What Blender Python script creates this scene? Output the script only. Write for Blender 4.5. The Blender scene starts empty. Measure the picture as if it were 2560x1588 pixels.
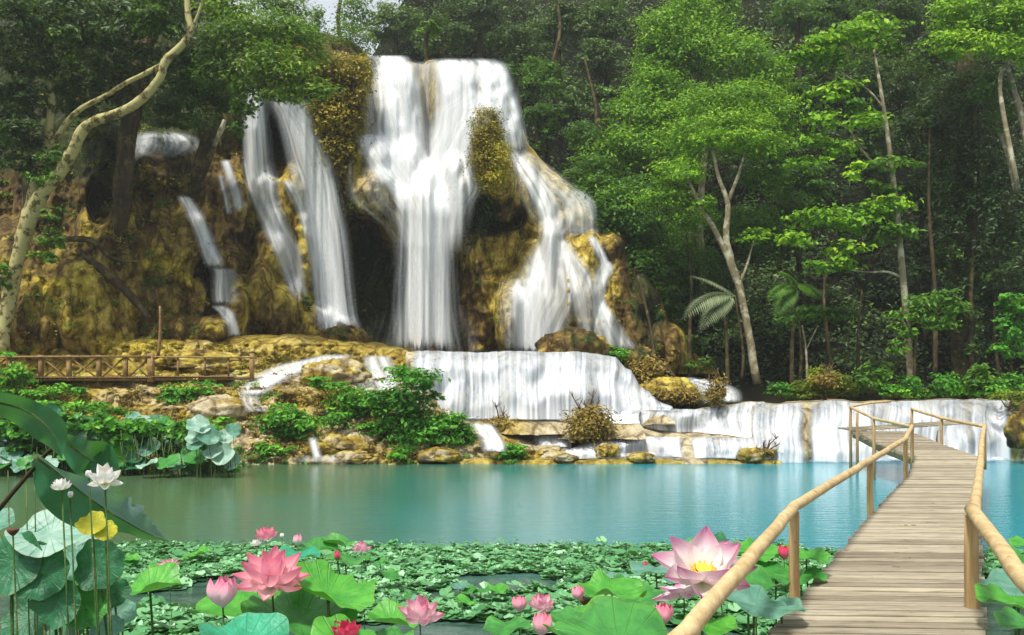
import bpy, math, random
import numpy as np
from mathutils import Vector, Matrix, Euler
random.seed(7); RNG = np.random.default_rng(7)
R = math.radians
scene = bpy.context.scene
C = scene.collection

# ------------------------------------------------------------------ camera, world, sun, exposure
F = 850.0; HU = 512.0; HV = 383.0; CH = 3.1
cam_d = bpy.data.cameras.new("camera"); cam = bpy.data.objects.new("camera", cam_d); C.objects.link(cam)
cam.location = (0, 0, CH); cam.rotation_euler = (R(90), 0, 0)
cam_d.sensor_width = 36; cam_d.lens = F / 1024 * 36; cam_d.shift_y = (HV - 317.5) / 1024
cam_d.clip_start = 0.1; cam_d.clip_end = 2000
scene.camera = cam
SUN_EL, SUN_AZ = 63, 212          # azimuth from +Y, clockwise (sun stands behind the camera, to the left)
w = bpy.data.worlds.new("World"); scene.world = w; w.use_nodes = True
nt = w.node_tree; bg = nt.nodes['Background']
sky = nt.nodes.new('ShaderNodeTexSky'); sky.sky_type = 'NISHITA'; sky.sun_disc = False
sky.sun_elevation = R(SUN_EL); sky.sun_rotation = R(SUN_AZ); sky.air_density = 0.7; sky.dust_density = 4.0; sky.ozone_density = 0.6
mxw = nt.nodes.new('ShaderNodeMix'); mxw.data_type = 'RGBA'; mxw.inputs[0].default_value = 0.6   # thin white overcast over the blue
nt.links.new(sky.outputs[0], mxw.inputs[6]); mxw.inputs[7].default_value = (7.5, 7.9, 8.2, 1)
nt.links.new(mxw.outputs[2], bg.inputs[0]); bg.inputs[1].default_value = 0.10
sd = bpy.data.lights.new("sun", 'SUN'); sd.energy = 3.4; sd.angle = R(7); sd.color = (1.0, 0.95, 0.86)
so = bpy.data.objects.new("sun", sd); C.objects.link(so)
_el, _az = R(SUN_EL), R(SUN_AZ)
sdir = Vector((math.sin(_az) * math.cos(_el), math.cos(_az) * math.cos(_el), math.sin(_el)))
so.rotation_euler = sdir.to_track_quat('Z', 'Y').to_euler(); so.location = (0, -20, 60)
scene.view_settings.view_transform = 'Standard'; scene.view_settings.look = 'None'
scene.view_settings.exposure = 0.58; scene.view_settings.gamma = 1
scene.render.engine = 'CYCLES'
try:
    scene.cycles.max_bounces = 6; scene.cycles.transparent_max_bounces = 24
    scene.cycles.diffuse_bounces = 3; scene.cycles.glossy_bounces = 3
except Exception: pass

# ------------------------------------------------------------------ helpers
def P(u, v, y):
    return ((u - HU) / F * y, y, CH - (v - HV) / F * y)
def PV(u, v, y): return Vector(P(u, v, y))
def PA(u, v, y):
    u, v, y = np.broadcast_arrays(np.asarray(u, float), np.asarray(v, float), np.asarray(y, float))
    return np.stack([(u - HU) / F * y, y, CH - (v - HV) / F * y], -1)

def _h(i, j, k, s=0):
    n = (i.astype(np.int64) * 374761393 + j.astype(np.int64) * 668265263 + k.astype(np.int64) * 2147483647 + s * 144665) & 0xffffffff
    n = ((n ^ (n >> 13)) * 1274126177) & 0xffffffff
    n = ((n ^ (n >> 15)) * 2246822519) & 0xffffffff
    return ((n ^ (n >> 16)) & 0xffff) / 32767.5 - 1
def vn(x, y, z=0.0, s=0):
    x, y, z = np.broadcast_arrays(np.asarray(x, float), np.asarray(y, float), np.asarray(z, float))
    xi, yi, zi = np.floor(x), np.floor(y), np.floor(z)
    fx, fy, fz = x - xi, y - yi, z - zi
    fx = fx * fx * (3 - 2 * fx); fy = fy * fy * (3 - 2 * fy); fz = fz * fz * (3 - 2 * fz)
    r = 0
    for a in (0, 1):
        for b in (0, 1):
            for c in (0, 1):
                wgt = (fx if a else 1 - fx) * (fy if b else 1 - fy) * (fz if c else 1 - fz)
                r = r + wgt * _h(xi + a, yi + b, zi + c, s)
    return r
def fbm(x, y, z=0.0, o=4, s=0):
    r = 0; a = 1.0; t = 0
    for i in range(o):
        r = r + a * vn(x, y, z, s + i * 17); t += a; a *= 0.5
        x = x * 2.03; y = y * 2.03; z = z * 2.03
    return r / t
def ss(a, b, x):
    t = np.clip((x - a) / (b - a), 0, 1); return t * t * (3 - 2 * t)

def thing(name, label, cat, loc=(0, 0, 0), group=None):
    o = bpy.data.objects.new(name, None); C.objects.link(o); o.location = loc; o.empty_display_size = 0.2
    o['label'] = label; o['category'] = cat
    if group: o['group'] = group
    return o
def tag(o, label, cat, group=None, kind=None):
    if label: o['label'] = label
    if cat: o['category'] = cat
    if group: o['group'] = group
    if kind: o['kind'] = kind
    return o

class MB:
    def __init__(s): s.v = []; s.q = []; s.n = 0; s.t = []; s.uv = []
    def add(s, v, q, tint=0.5, uv=None):
        v = np.asarray(v, float).reshape(-1, 3); q = np.asarray(q, int).reshape(-1, 4)
        s.v.append(v); s.q.append(q + s.n)
        s.t.append(np.broadcast_to(np.asarray(tint, float), (len(v),)).copy())
        s.uv.append(np.zeros((len(v), 2)) if uv is None else np.asarray(uv, float).reshape(-1, 2))
        s.n += len(v)
    def grid(s, G, tint=0.5, uv=None, closed=False):
        a, b = G.shape[:2]
        i = np.arange(a - 1)[:, None]; nb = b if closed else b - 1
        j = np.arange(nb)[None, :]; j2 = (j + 1) % b
        q = np.stack([i * b + j, i * b + j2, (i + 1) * b + j2, (i + 1) * b + j], -1)
        s.add(G.reshape(-1, 3), q.reshape(-1, 4), np.broadcast_to(tint, (a, b)).reshape(-1) if not np.isscalar(tint) else tint, uv)
    def box(s, a, b, wd, ht, up=(0, 0, 1), tint=0.5, bev=0.0):
        a = Vector(a); b = Vector(b); d = (b - a).normalized(); up = Vector(up)
        sd_ = d.cross(up).normalized(); up = sd_.cross(d).normalized()
        c = bev
        prof = [(-wd / 2 + c, -ht / 2), (wd / 2 - c, -ht / 2), (wd / 2, -ht / 2 + c), (wd / 2, ht / 2 - c), (wd / 2 - c, ht / 2), (-wd / 2 + c, ht / 2), (-wd / 2, ht / 2 - c), (-wd / 2, -ht / 2 + c)] if c > 0 else [(-wd / 2, -ht / 2), (wd / 2, -ht / 2), (wd / 2, ht / 2), (-wd / 2, ht / 2)]
        G = np.array([[list(p + sd_ * x + up * y) for x, y in prof] for p in (a, b)])
        s.grid(G, tint, closed=True)
        n = len(prof); base = s.n - 2 * n
        if n == 4: qs = [[0, 3, 2, 1], [4, 5, 6, 7]]
        else: qs = [[0, 7, 2, 1], [7, 6, 3, 2], [6, 5, 4, 3], [8, 9, 10, 15], [15, 10, 11, 14], [14, 11, 12, 13]]
        s.q.append(np.array(qs) + base)
    def tube(s, path, rad, seg=8, tint=0.5, rough=0.0, cap=True):
        pts = [Vector(p) for p in path]; n = len(pts)
        rad = [rad] * n if np.isscalar(rad) else list(rad)
        ring = []; ref = Vector((0.13, 0.9, 0.2)).normalized(); Lacc = 0; uv = []
        for i, p in enumerate(pts):
            d = (pts[min(i + 1, n - 1)] - pts[max(i - 1, 0)]).normalized()
            if abs(d.dot(ref)) > 0.95: ref = Vector((1, 0.1, 0)).normalized()
            sx = d.cross(ref).normalized(); sy = sx.cross(d).normalized(); ref = -sy if False else ref
            if i: Lacc += (p - pts[i - 1]).length
            row = []
            for k in range(seg):
                a = 2 * math.pi * k / seg
                rr = rad[i] * (1 + rough * random.uniform(-1, 1))
                row.append(list(p + sx * math.cos(a) * rr + sy * math.sin(a) * rr)); uv.append((k / seg, Lacc))
            ring.append(row)
        if cap:
            ring = [[list(pts[0])] * seg] + ring + [[list(pts[-1])] * seg]
            uv = [(0, 0)] * seg + uv + [(0, Lacc)] * seg
        s.grid(np.array(ring), tint, uv=uv, closed=True)
    def build(s, name, mat, parent=None, origin=None, smooth=True):
        V = np.concatenate(s.v); Q = np.concatenate(s.q); T = np.concatenate(s.t); U = np.concatenate(s.uv)
        if parent is not None:
            origin = parent.location if parent.parent is None else parent.location + parent.parent.location
            origin = np.array(origin)
        if origin is None: origin = np.zeros(3)
        V = V - np.array(origin)
        me = bpy.data.meshes.new(name)
        me.vertices.add(len(V)); me.vertices.foreach_set('co', V.astype(np.float32).ravel())
        me.loops.add(len(Q) * 4); me.loops.foreach_set('vertex_index', Q.astype(np.int32).ravel())
        me.polygons.add(len(Q)); me.polygons.foreach_set('loop_start', np.arange(0, len(Q) * 4, 4, dtype=np.int32))
        me.update(calc_edges=True)
        me.polygons.foreach_set('use_smooth', np.full(len(Q), smooth))
        at = me.attributes.new('tint', 'FLOAT', 'POINT'); at.data.foreach_set('value', T.astype(np.float32))
        uvl = me.uv_layers.new(name='UVMap'); uvl.data.foreach_set('uv', U[Q.ravel()].astype(np.float32).ravel())
        if mat: me.materials.append(mat)
        me.validate()
        o = bpy.data.objects.new(name, me); C.objects.link(o)
        if parent is not None: o.parent = parent
        else: o.location = origin
        return o

def smooth_path(pts, k=4):
    """Catmull-Rom through pts (rows of any width)"""
    p = np.array(pts, float); out = []
    q = np.vstack([2 * p[0] - p[1], p, 2 * p[-1] - p[-2]])
    for i in range(1, len(q) - 2):
        for t in np.linspace(0, 1, k, endpoint=False):
            a, b, c, d = q[i - 1], q[i], q[i + 1], q[i + 2]
            out.append(0.5 * ((2 * b) + (-a + c) * t + (2 * a - 5 * b + 4 * c - d) * t * t + (-a + 3 * b - 3 * c + d) * t ** 3))
    out.append(p[-1]); return np.array(out)

# ------------------------------------------------------------------ materials
def mat(name):
    m = bpy.data.materials.new(name); m.use_nodes = True
    n = m.node_tree; n.nodes.clear()
    out = n.nodes.new('ShaderNodeOutputMaterial'); return m, n, out
def nd(n, t, **kw):
    x = n.nodes.new(t)
    for k, v in kw.items(): setattr(x, k, v)
    return x
def ramp(n, fac, stops):
    r = n.nodes.new('ShaderNodeValToRGB'); e = r.color_ramp.elements
    while len(e) < len(stops): e.new(0.5)
    for el, (p, c) in zip(e, stops):
        el.position = p; el.color = (*c, 1) if len(c) == 3 else c
    n.links.new(fac, r.inputs[0]); return r.outputs[0]
def noise(n, vec, scale, detail=4, rough=0.55, dist=0.0):
    x = n.nodes.new('ShaderNodeTexNoise'); x.inputs['Scale'].default_value = scale; x.inputs['Detail'].default_value = detail
    x.inputs['Roughness'].default_value = rough; x.inputs['Distortion'].default_value = dist
    n.links.new(vec, x.inputs['Vector']); return x.outputs['Fac']
def mapping(n, vec, sc):
    x = n.nodes.new('ShaderNodeMapping'); x.inputs['Scale'].default_value = sc; n.links.new(vec, x.inputs[0]); return x.outputs[0]
def math_(n, op, a, b=None, clamp=False):
    x = n.nodes.new('ShaderNodeMath'); x.operation = op; x.use_clamp = clamp
    for i, q in enumerate((a, b)):
        if q is None: continue
        if isinstance(q, (int, float)): x.inputs[i].default_value = q
        else: n.links.new(q, x.inputs[i])
    return x.outputs[0]
def mixc(n, f, a, b, bt='MIX'):
    x = n.nodes.new('ShaderNodeMix'); x.data_type = 'RGBA'; x.blend_type = bt
    for i, q in ((0, f), (6, a), (7, b)):
        if isinstance(q, (int, float)): x.inputs[i].default_value = q
        elif isinstance(q, tuple): x.inputs[i].default_value = (*q, 1)
        else: n.links.new(q, x.inputs[i])
    return x.outputs[2]
def attr(n, name='tint'):
    a = n.nodes.new('ShaderNodeAttribute'); a.attribute_name = name; return a.outputs['Fac']
def bump(n, h, strength, dist=0.1):
    b = n.nodes.new('ShaderNodeBump'); b.inputs['Strength'].default_value = strength; b.inputs['Distance'].default_value = dist
    n.links.new(h, b.inputs['Height']); return b.outputs[0]
def princ(n, out, col, rough=0.8, nrm=None, spec=0.3, **kw):
    p = n.nodes.new('ShaderNodeBsdfPrincipled')
    if isinstance(col, tuple): p.inputs['Base Color'].default_value = (*col, 1)
    else: n.links.new(col, p.inputs['Base Color'])
    if isinstance(rough, (int, float)): p.inputs['Roughness'].default_value = rough
    else: n.links.new(rough, p.inputs['Roughness'])
    p.inputs['Specular IOR Level'].default_value = spec
    for k, v in kw.items(): p.inputs[k].default_value = v
    if nrm is not None: n.links.new(nrm, p.inputs['Normal'])
    if out: n.links.new(p.outputs[0], out.inputs[0])
    return p
def geo_pos(n): return n.nodes.new('ShaderNodeNewGeometry').outputs['Position']
def objc(n): return n.nodes.new('ShaderNodeTexCoord').outputs['Object']

def leaf_mat(name, stops, transl=0.3, rough=0.5, spec=0.3):
    m, n, out = mat(name)
    col = ramp(n, attr(n), stops)
    p = princ(n, None, col, rough, spec=spec)
    t = nd(n, 'ShaderNodeBsdfTranslucent'); n.links.new(mixc(n, 0.5, col, (0.25, 0.45, 0.03), 'MIX'), t.inputs[0])
    mx = nd(n, 'ShaderNodeMixShader'); mx.inputs[0].default_value = transl
    n.links.new(p.outputs[0], mx.inputs[1]); n.links.new(t.outputs[0], mx.inputs[2]); n.links.new(mx.outputs[0], out.inputs[0])
    return m
LM = {}
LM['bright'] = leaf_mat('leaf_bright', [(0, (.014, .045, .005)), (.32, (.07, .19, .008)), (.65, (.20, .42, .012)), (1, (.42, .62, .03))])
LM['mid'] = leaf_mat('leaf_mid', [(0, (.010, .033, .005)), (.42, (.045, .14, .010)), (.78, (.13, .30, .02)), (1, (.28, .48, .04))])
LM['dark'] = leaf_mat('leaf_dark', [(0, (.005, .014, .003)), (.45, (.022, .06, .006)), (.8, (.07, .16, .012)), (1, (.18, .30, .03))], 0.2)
LM['far'] = leaf_mat('leaf_far', [(0, (.010, .024, .007)), (.42, (.045, .095, .022)), (.78, (.12, .22, .04)), (1, (.22, .32, .08))], 0.15)  # far foliage greyed: distance haze put into the leaf colour
LM['yellow'] = leaf_mat('leaf_yellow', [(0, (.03, .05, .005)), (.5, (.12, .17, .01)), (.9, (.26, .34, .02)), (1, (.4, .4, .04))], 0.35)
LM['moss'] = leaf_mat('leaf_moss', [(0, (.04, .035, .004)), (.35, (.18, .14, .01)), (.75, (.46, .32, .02)), (1, (.36, .42, .03))], 0.2)
LM['shrub'] = leaf_mat('leaf_shrub', [(0, (.008, .045, .006)), (.42, (.045, .20, .015)), (.78, (.13, .42, .03)), (1, (.28, .58, .05))], 0.3)
LM['olive'] = leaf_mat('leaf_olive', [(0, (.008, .024, .004)), (.4, (.035, .10, .008)), (.75, (.13, .25, .015)), (1, (.34, .46, .05))])
LM['dry'] = leaf_mat('leaf_dry', [(0, (.06, .04, .01)), (.5, (.24, .16, .03)), (.9, (.44, .32, .05)), (1, (.52, .44, .10))], 0.15)
LM['pad'] = leaf_mat('leaf_pad', [(0, (.03, .12, .04)), (.4, (.08, .27, .09)), (.75, (.18, .42, .18)), (1, (.36, .60, .38))], 0.15, 0.35, 0.5)

def bark_mat(name, a, b, lichen, amt=0.5, sc=6):
    m, n, out = mat(name); o = geo_pos(n)
    f = noise(n, mapping(n, o, (1, 1, .35)), sc, 6, .7)
    c = ramp(n, f, [(.3, a), (.7, b)])
    g = ramp(n, noise(n, o, sc * .45, 5, .7), [(.62 - amt * .3, (0, 0, 0)), (.70 - amt * .3, (1, 1, 1))])
    c = mixc(n, g, c, lichen)
    princ(n, out, c, .9, bump(n, f, .6, .05), .1); return m
M = {}
M['bark_lichen'] = bark_mat('bark_lichen', (.05, .04, .02), (.16, .13, .05), (.42, .38, .17), .7, 5)
M['bark_brown'] = bark_mat('bark_brown', (.022, .016, .009), (.085, .062, .036), (.12, .10, .04), .4, 4)
M['bark_pale'] = bark_mat('bark_pale', (.12, .10, .06), (.32, .27, .16), (.45, .42, .3), .4, 5)
M['bark_dark'] = bark_mat('bark_dark', (.012, .010, .006), (.045, .035, .018), (.06, .07, .02), .3, 4)
M['stem'] = bark_mat('stem_green', (.03, .08, .02), (.09, .16, .05), (.16, .18, .07), .3, 20)
M['twig'] = bark_mat('twig', (.05, .03, .015), (.2, .13, .06), (.3, .22, .12), .3, 20)

# travertine rock; attribute tint: 0 dark green moss and painted shade .. 0.5 bare golden .. 1 pale cream
def rock_mat(name, wet=0.5, flutes=True):
    m, n, out = mat(name); o = geo_pos(n)
    st = noise(n, mapping(n, o, (1, 1, .42)), 2.4, 9, .72, .3)
    bl = noise(n, o, .55, 5, .6, .6)
    fi = noise(n, o, 5.5, 8, .75)
    wp = nd(n, 'ShaderNodeVectorMath', operation='ADD'); n.links.new(o, wp.inputs[0])
    wn = nd(n, 'ShaderNodeTexNoise'); wn.inputs['Scale'].default_value = .8; wn.inputs['Detail'].default_value = 5; n.links.new(o, wn.inputs['Vector'])
    n.links.new(wn.outputs['Color'], wp.inputs[1])
    vo = nd(n, 'ShaderNodeTexVoronoi'); vo.feature = 'DISTANCE_TO_EDGE'; vo.inputs['Scale'].default_value = .75; n.links.new(mapping(n, wp.outputs[0], (1.2, 1.2, .6)), vo.inputs['Vector'])
    crack = ramp(n, vo.outputs['Distance'], [(0, (.25, .2, .15)), (.05, (.75, .7, .65)), (.12, (1, 1, 1))])
    gold = ramp(n, st, [(.24, (.06, .04, .012)), (.38, (.22, .165, .03)), (.50, (.46, .37, .065)), (.66, (.74, .65, .24))])
    patch = ramp(n, bl, [(.35, (.62, .48, .30)), (.5, (.95, .88, .65)), (.65, (1.2, 1.15, .55))])
    gold = mixc(n, .85, gold, patch, 'MULTIPLY')
    moss_shade = ramp(n, fi, [(.3, (.006, .012, .004)), (.5, (.03, .045, .008)), (.7, (.13, .13, .014))])
    cream = ramp(n, st, [(.3, (.30, .23, .12)), (.5, (.58, .5, .32)), (.7, (.8, .72, .52))])
    t = attr(n); jit = math_(n, 'MULTIPLY', math_(n, 'SUBTRACT', bl, .5), .55)
    t2 = math_(n, 'ADD', t, jit)
    brown = ramp(n, st, [(.28, (.02, .012, .005)), (.42, (.075, .046, .016)), (.55, (.19, .125, .03)), (.7, (.36, .27, .07))])  # brown of the left wall, deepened with painted canopy shade
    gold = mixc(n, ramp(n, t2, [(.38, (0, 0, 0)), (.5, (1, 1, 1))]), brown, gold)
    c = mixc(n, ramp(n, t2, [(.16, (0, 0, 0)), (.26, (1, 1, 1))]), moss_shade, gold)
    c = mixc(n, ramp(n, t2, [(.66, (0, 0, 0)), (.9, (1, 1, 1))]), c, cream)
    c = mixc(n, .8, c, crack, 'MULTIPLY'); c = mixc(n, .7, c, ramp(n, fi, [(.35, (.55, .52, .5)), (.5, (1, 1, 1)), (.7, (1.25, 1.25, 1.2))]), 'MULTIPLY')
    h = math_(n, 'ADD', math_(n, 'ADD', math_(n, 'MULTIPLY', st, .8), math_(n, 'MULTIPLY', fi, .6)), ramp(n, vo.outputs['Distance'], [(0, (0, 0, 0)), (.10, (.4, .4, .4))]))
    princ(n, out, c, .75, bump(n, h, .9, .25), .25); return m
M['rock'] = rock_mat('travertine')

def ground_mat():
    m, n, out = mat('forest_floor'); o = geo_pos(n)
    f = noise(n, o, .8, 8, .65)
    c = ramp(n, f, [(.3, (.004, .006, .003)), (.5, (.012, .012, .006)), (.7, (.018, .026, .008))])  # near-black: shade under the foliage put into the floor colour
    princ(n, out, c, .95, bump(n, f, .8, .3), .1); return m
M['ground'] = ground_mat()

def fall_mat(name, tintc, gap):
    m, n, out = mat(name)
    a = attr(n); o = geo_pos(n)
    f = noise(n, mapping(n, o, (7, 7, .35)), 1.6, 4, .6)
    al = math_(n, 'ADD', a, math_(n, 'MULTIPLY', math_(n, 'SUBTRACT', f, .5), math_(n, 'MULTIPLY', math_(n, 'MULTIPLY', a, math_(n, 'SUBTRACT', 1.1, a)), .9)), True)
    col = mixc(n, ramp(n, al, [(.25, (0, 0, 0)), (.85, (1, 1, 1))]), gap, tintc)
    df = nd(n, 'ShaderNodeBsdfDiffuse'); n.links.new(col, df.inputs[0])
    tl = nd(n, 'ShaderNodeBsdfTranslucent'); n.links.new(col, tl.inputs[0])
    mx = nd(n, 'ShaderNodeMixShader'); mx.inputs[0].default_value = .18
    n.links.new(df.outputs[0], mx.inputs[1]); n.links.new(tl.outputs[0], mx.inputs[2])
    tr = nd(n, 'ShaderNodeBsdfTransparent'); m2 = nd(n, 'ShaderNodeMixShader')
    n.links.new(al, m2.inputs[0]); n.links.new(tr.outputs[0], m2.inputs[1]); n.links.new(mx.outputs[0], m2.inputs[2])
    n.links.new(m2.outputs[0], out.inputs[0]); return m
M['fall'] = fall_mat('falling_water', (.95, .96, .96), (.62, .67, .70))
M['fall_blue'] = fall_mat('falling_water_blue', (.93, .95, .99), (.28, .40, .56))  # blue-grey tone: shadows between the strands put into the water colour

def pool_mat():
    m, n, out = mat('pool_water'); o = geo_pos(n)
    sx = nd(n, 'ShaderNodeSeparateXYZ'); n.links.new(o, sx.inputs[0])
    big = noise(n, mapping(n, o, (.12, .18, 1)), 1, 3)
    f = math_(n, 'ADD', math_(n, 'MULTIPLY', sx.outputs[0], .045), math_(n, 'ADD', .30, math_(n, 'MULTIPLY', big, .35)))
    c = ramp(n, f, [(.10, (.07, .13, .06)), (.30, (.045, .16, .12)), (.50, (.03, .20, .20)), (.72, (.022, .25, .30)), (1, (.015, .27, .34))])
    edge = math_(n, 'ADD', sx.outputs[1], math_(n, 'MULTIPLY', noise(n, o, .35, 4, .6), 3.0))
    shallow = ramp(n, math_(n, 'MULTIPLY', edge, 1 / 30), [(.49, (1, 1, 1)), (.60, (0, 0, 0))])   # weedy water round the plants
    c = mixc(n, shallow, c, ramp(n, noise(n, mapping(n, o, (1, 2, 1)), 1.4, 5, .7), [(.35, (.025, .06, .045)), (.65, (.08, .15, .12))]))
    rip = noise(n, mapping(n, o, (.9, 3.2, 1)), 1.6, 5, .6)
    princ(n, out, c, .13, bump(n, rip, .20, .10), .75); return m
M['pool'] = pool_mat()

def wood_mat(name, base, dark, uvlen=False, sc=(1, 14, 14)):
    m, n, out = mat(name); o = objc(n)
    f = noise(n, mapping(n, o, sc), 1.6, 6, .65, .4)
    f2 = noise(n, o, 1.3, 4, .6)
    c = ramp(n, f, [(.3, dark), (.62, base)])
    tv = attr(n)
    c = mixc(n, 1.0, c, ramp(n, tv, [(0, (.55, .50, .46)), (.5, (.86, .83, .78)), (1, (1.12, 1.08, 1.0))]), 'MULTIPLY')
    kn = ramp(n, noise(n, o, 5.5, 2, .5), [(.70, (1, 1, 1)), (.76, (.35, .22, .12))])
    c = mixc(n, .8, c, kn, 'MULTIPLY')
    c = mixc(n, .5, c, ramp(n, f2, [(.3, (.7, .68, .62)), (.7, (1, 1, 1))]), 'MULTIPLY')
    princ(n, out, c, .75, bump(n, f, .4, .01), .25); return m
M['deck'] = wood_mat('weathered_planks', (.47, .43, .34), (.21, .185, .14), sc=(1.2, 22, 22))
M['rail'] = wood_mat('peeled_log', (.66, .52, .30), (.40, .28, .13), sc=(6, 3, 6))
M['post'] = wood_mat('log_post', (.55, .40, .20), (.30, .19, .08), sc=(14, 14, 1.2))
M['fence'] = wood_mat('old_fence_wood', (.36, .24, .11), (.17, .10, .04), sc=(5, 5, 5))

def lotus_mat(name, c1, c2, vein, yellow=0):
    m, n, out = mat(name)
    uv = n.nodes.new('ShaderNodeUVMap'); uv.uv_map = 'UVMap'
    sx = nd(n, 'ShaderNodeSeparateXYZ'); n.links.new(uv.outputs[0], sx.inputs[0])
    ang, rad = sx.outputs[0], sx.outputs[1]
    wv = math_(n, 'ABSOLUTE', math_(n, 'SINE', math_(n, 'MULTIPLY', ang, math.pi * 20)))
    v = ramp(n, wv, [(0, (1, 1, 1)), (.22, (0, 0, 0))])
    o = objc(n); bl = noise(n, o, 2.2, 5, .6, .4)
    c = ramp(n, bl, [(.32, c1), (.66, c2)])
    c = mixc(n, math_(n, 'MULTIPLY', v, .45), c, vein)
    ed = ramp(n, rad, [(.0, vein), (.10, c2), (.9, c2), (1, (c2[0] * .8 + .05, c2[1] * .7, c2[2] * .5))])
    c = mixc(n, ramp(n, rad, [(0, (.7, .7, .7)), (.16, (0, 0, 0)), (.9, (0, 0, 0)), (1, (.6, .6, .6))]), c, ed)
    h = math_(n, 'ADD', math_(n, 'MULTIPLY', v, -.6), math_(n, 'MULTIPLY', bl, .6))
    p = princ(n, None, c, .42, bump(n, h, .5, .06), .45)
    t = nd(n, 'ShaderNodeBsdfTranslucent'); n.links.new(mixc(n, .6, c, (.18, .5, .03)), t.inputs[0])
    mx = nd(n, 'ShaderNodeMixShader'); mx.inputs[0].default_value = .22
    n.links.new(p.outputs[0], mx.inputs[1]); n.links.new(t.outputs[0], mx.inputs[2]); n.links.new(mx.outputs[0], out.inputs[0])
    return m
LO = dict(
    blue=lotus_mat('lotus_leaf_blue', (.06, .20, .13), (.16, .36, .27), (.26, .46, .35)),
    pale=lotus_mat('lotus_leaf_pale', (.16, .36, .26), (.40, .56, .48), (.15, .38, .22)),
    green=lotus_mat('lotus_leaf_green', (.02, .15, .03), (.07, .32, .05), (.16, .45, .10)),
    bright=lotus_mat('lotus_leaf_bright', (.03, .24, .02), (.10, .40, .04), (.22, .5, .10)),
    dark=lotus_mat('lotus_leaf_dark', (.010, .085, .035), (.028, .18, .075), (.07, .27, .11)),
    yellow=lotus_mat('lotus_leaf_yellow', (.45, .45, .02), (.65, .6, .04), (.5, .55, .05)),
    slate=lotus_mat('lotus_leaf_slate', (.10, .19, .19), (.27, .38, .37), (.3, .42, .40)),
    teal=lotus_mat('lotus_leaf_teal', (.01, .22, .10), (.04, .40, .22), (.12, .5, .3)))

def petal_mat(name, base, mid, tip):
    m, n, out = mat(name)
    uv = n.nodes.new('ShaderNodeUVMap'); uv.uv_map = 'UVMap'
    sx = nd(n, 'ShaderNodeSeparateXYZ'); n.links.new(uv.outputs[0], sx.inputs[0])
    s = sx.outputs[1]; t = sx.outputs[0]
    e = math_(n, 'ABSOLUTE', math_(n, 'SUBTRACT', t, .5))
    f = math_(n, 'ADD', s, math_(n, 'MULTIPLY', e, .18))
    st = noise(n, mapping(n, uv.outputs[0], (30, 1.2, 1)), 1, 3)
    f = math_(n, 'ADD', f, math_(n, 'MULTIPLY', math_(n, 'SUBTRACT', st, .5), .35))
    c = ramp(n, f, [(.15, base), (.62, mid), (1, tip)])
    p = princ(n, None, c, .5, bump(n, st, .25, .01), .3)
    tr = nd(n, 'ShaderNodeBsdfTranslucent'); n.links.new(c, tr.inputs[0])
    mx = nd(n, 'ShaderNodeMixShader'); mx.inputs[0].default_value = .35
    n.links.new(p.outputs[0], mx.inputs[1]); n.links.new(tr.outputs[0], mx.inputs[2]); n.links.new(mx.outputs[0], out.inputs[0])
    return m
PM = dict(
    pink=petal_mat('petal_pink', (.95, .78, .76), (.93, .50, .57), (.90, .24, .38)),
    pale=petal_mat('petal_pale', (.92, .82, .80), (.90, .66, .70), (.84, .26, .42)),
    blush=petal_mat('petal_blush', (.90, .82, .68), (.86, .74, .76), (.78, .28, .52)),
    white=petal_mat('petal_white', (.85, .85, .6), (.92, .92, .86), (.92, .9, .88)),
    red=petal_mat('petal_red', (.85, .30, .38), (.80, .12, .22), (.72, .05, .14)))
def plain(name, c, rough=.7):
    m, n, out = mat(name); f = noise(n, objc(n), 9, 4)
    princ(n, out, mixc(n, f, tuple(x * .7 for x in c), tuple(min(1, x * 1.25) for x in c)), rough); return m
M['pod'] = plain('seed_pod', (.8, .55, .05)); M['stamen'] = plain('stamen', (.9, .45, .03)); M['brownpod'] = plain('dry_pod', (.10, .04, .02))

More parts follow.
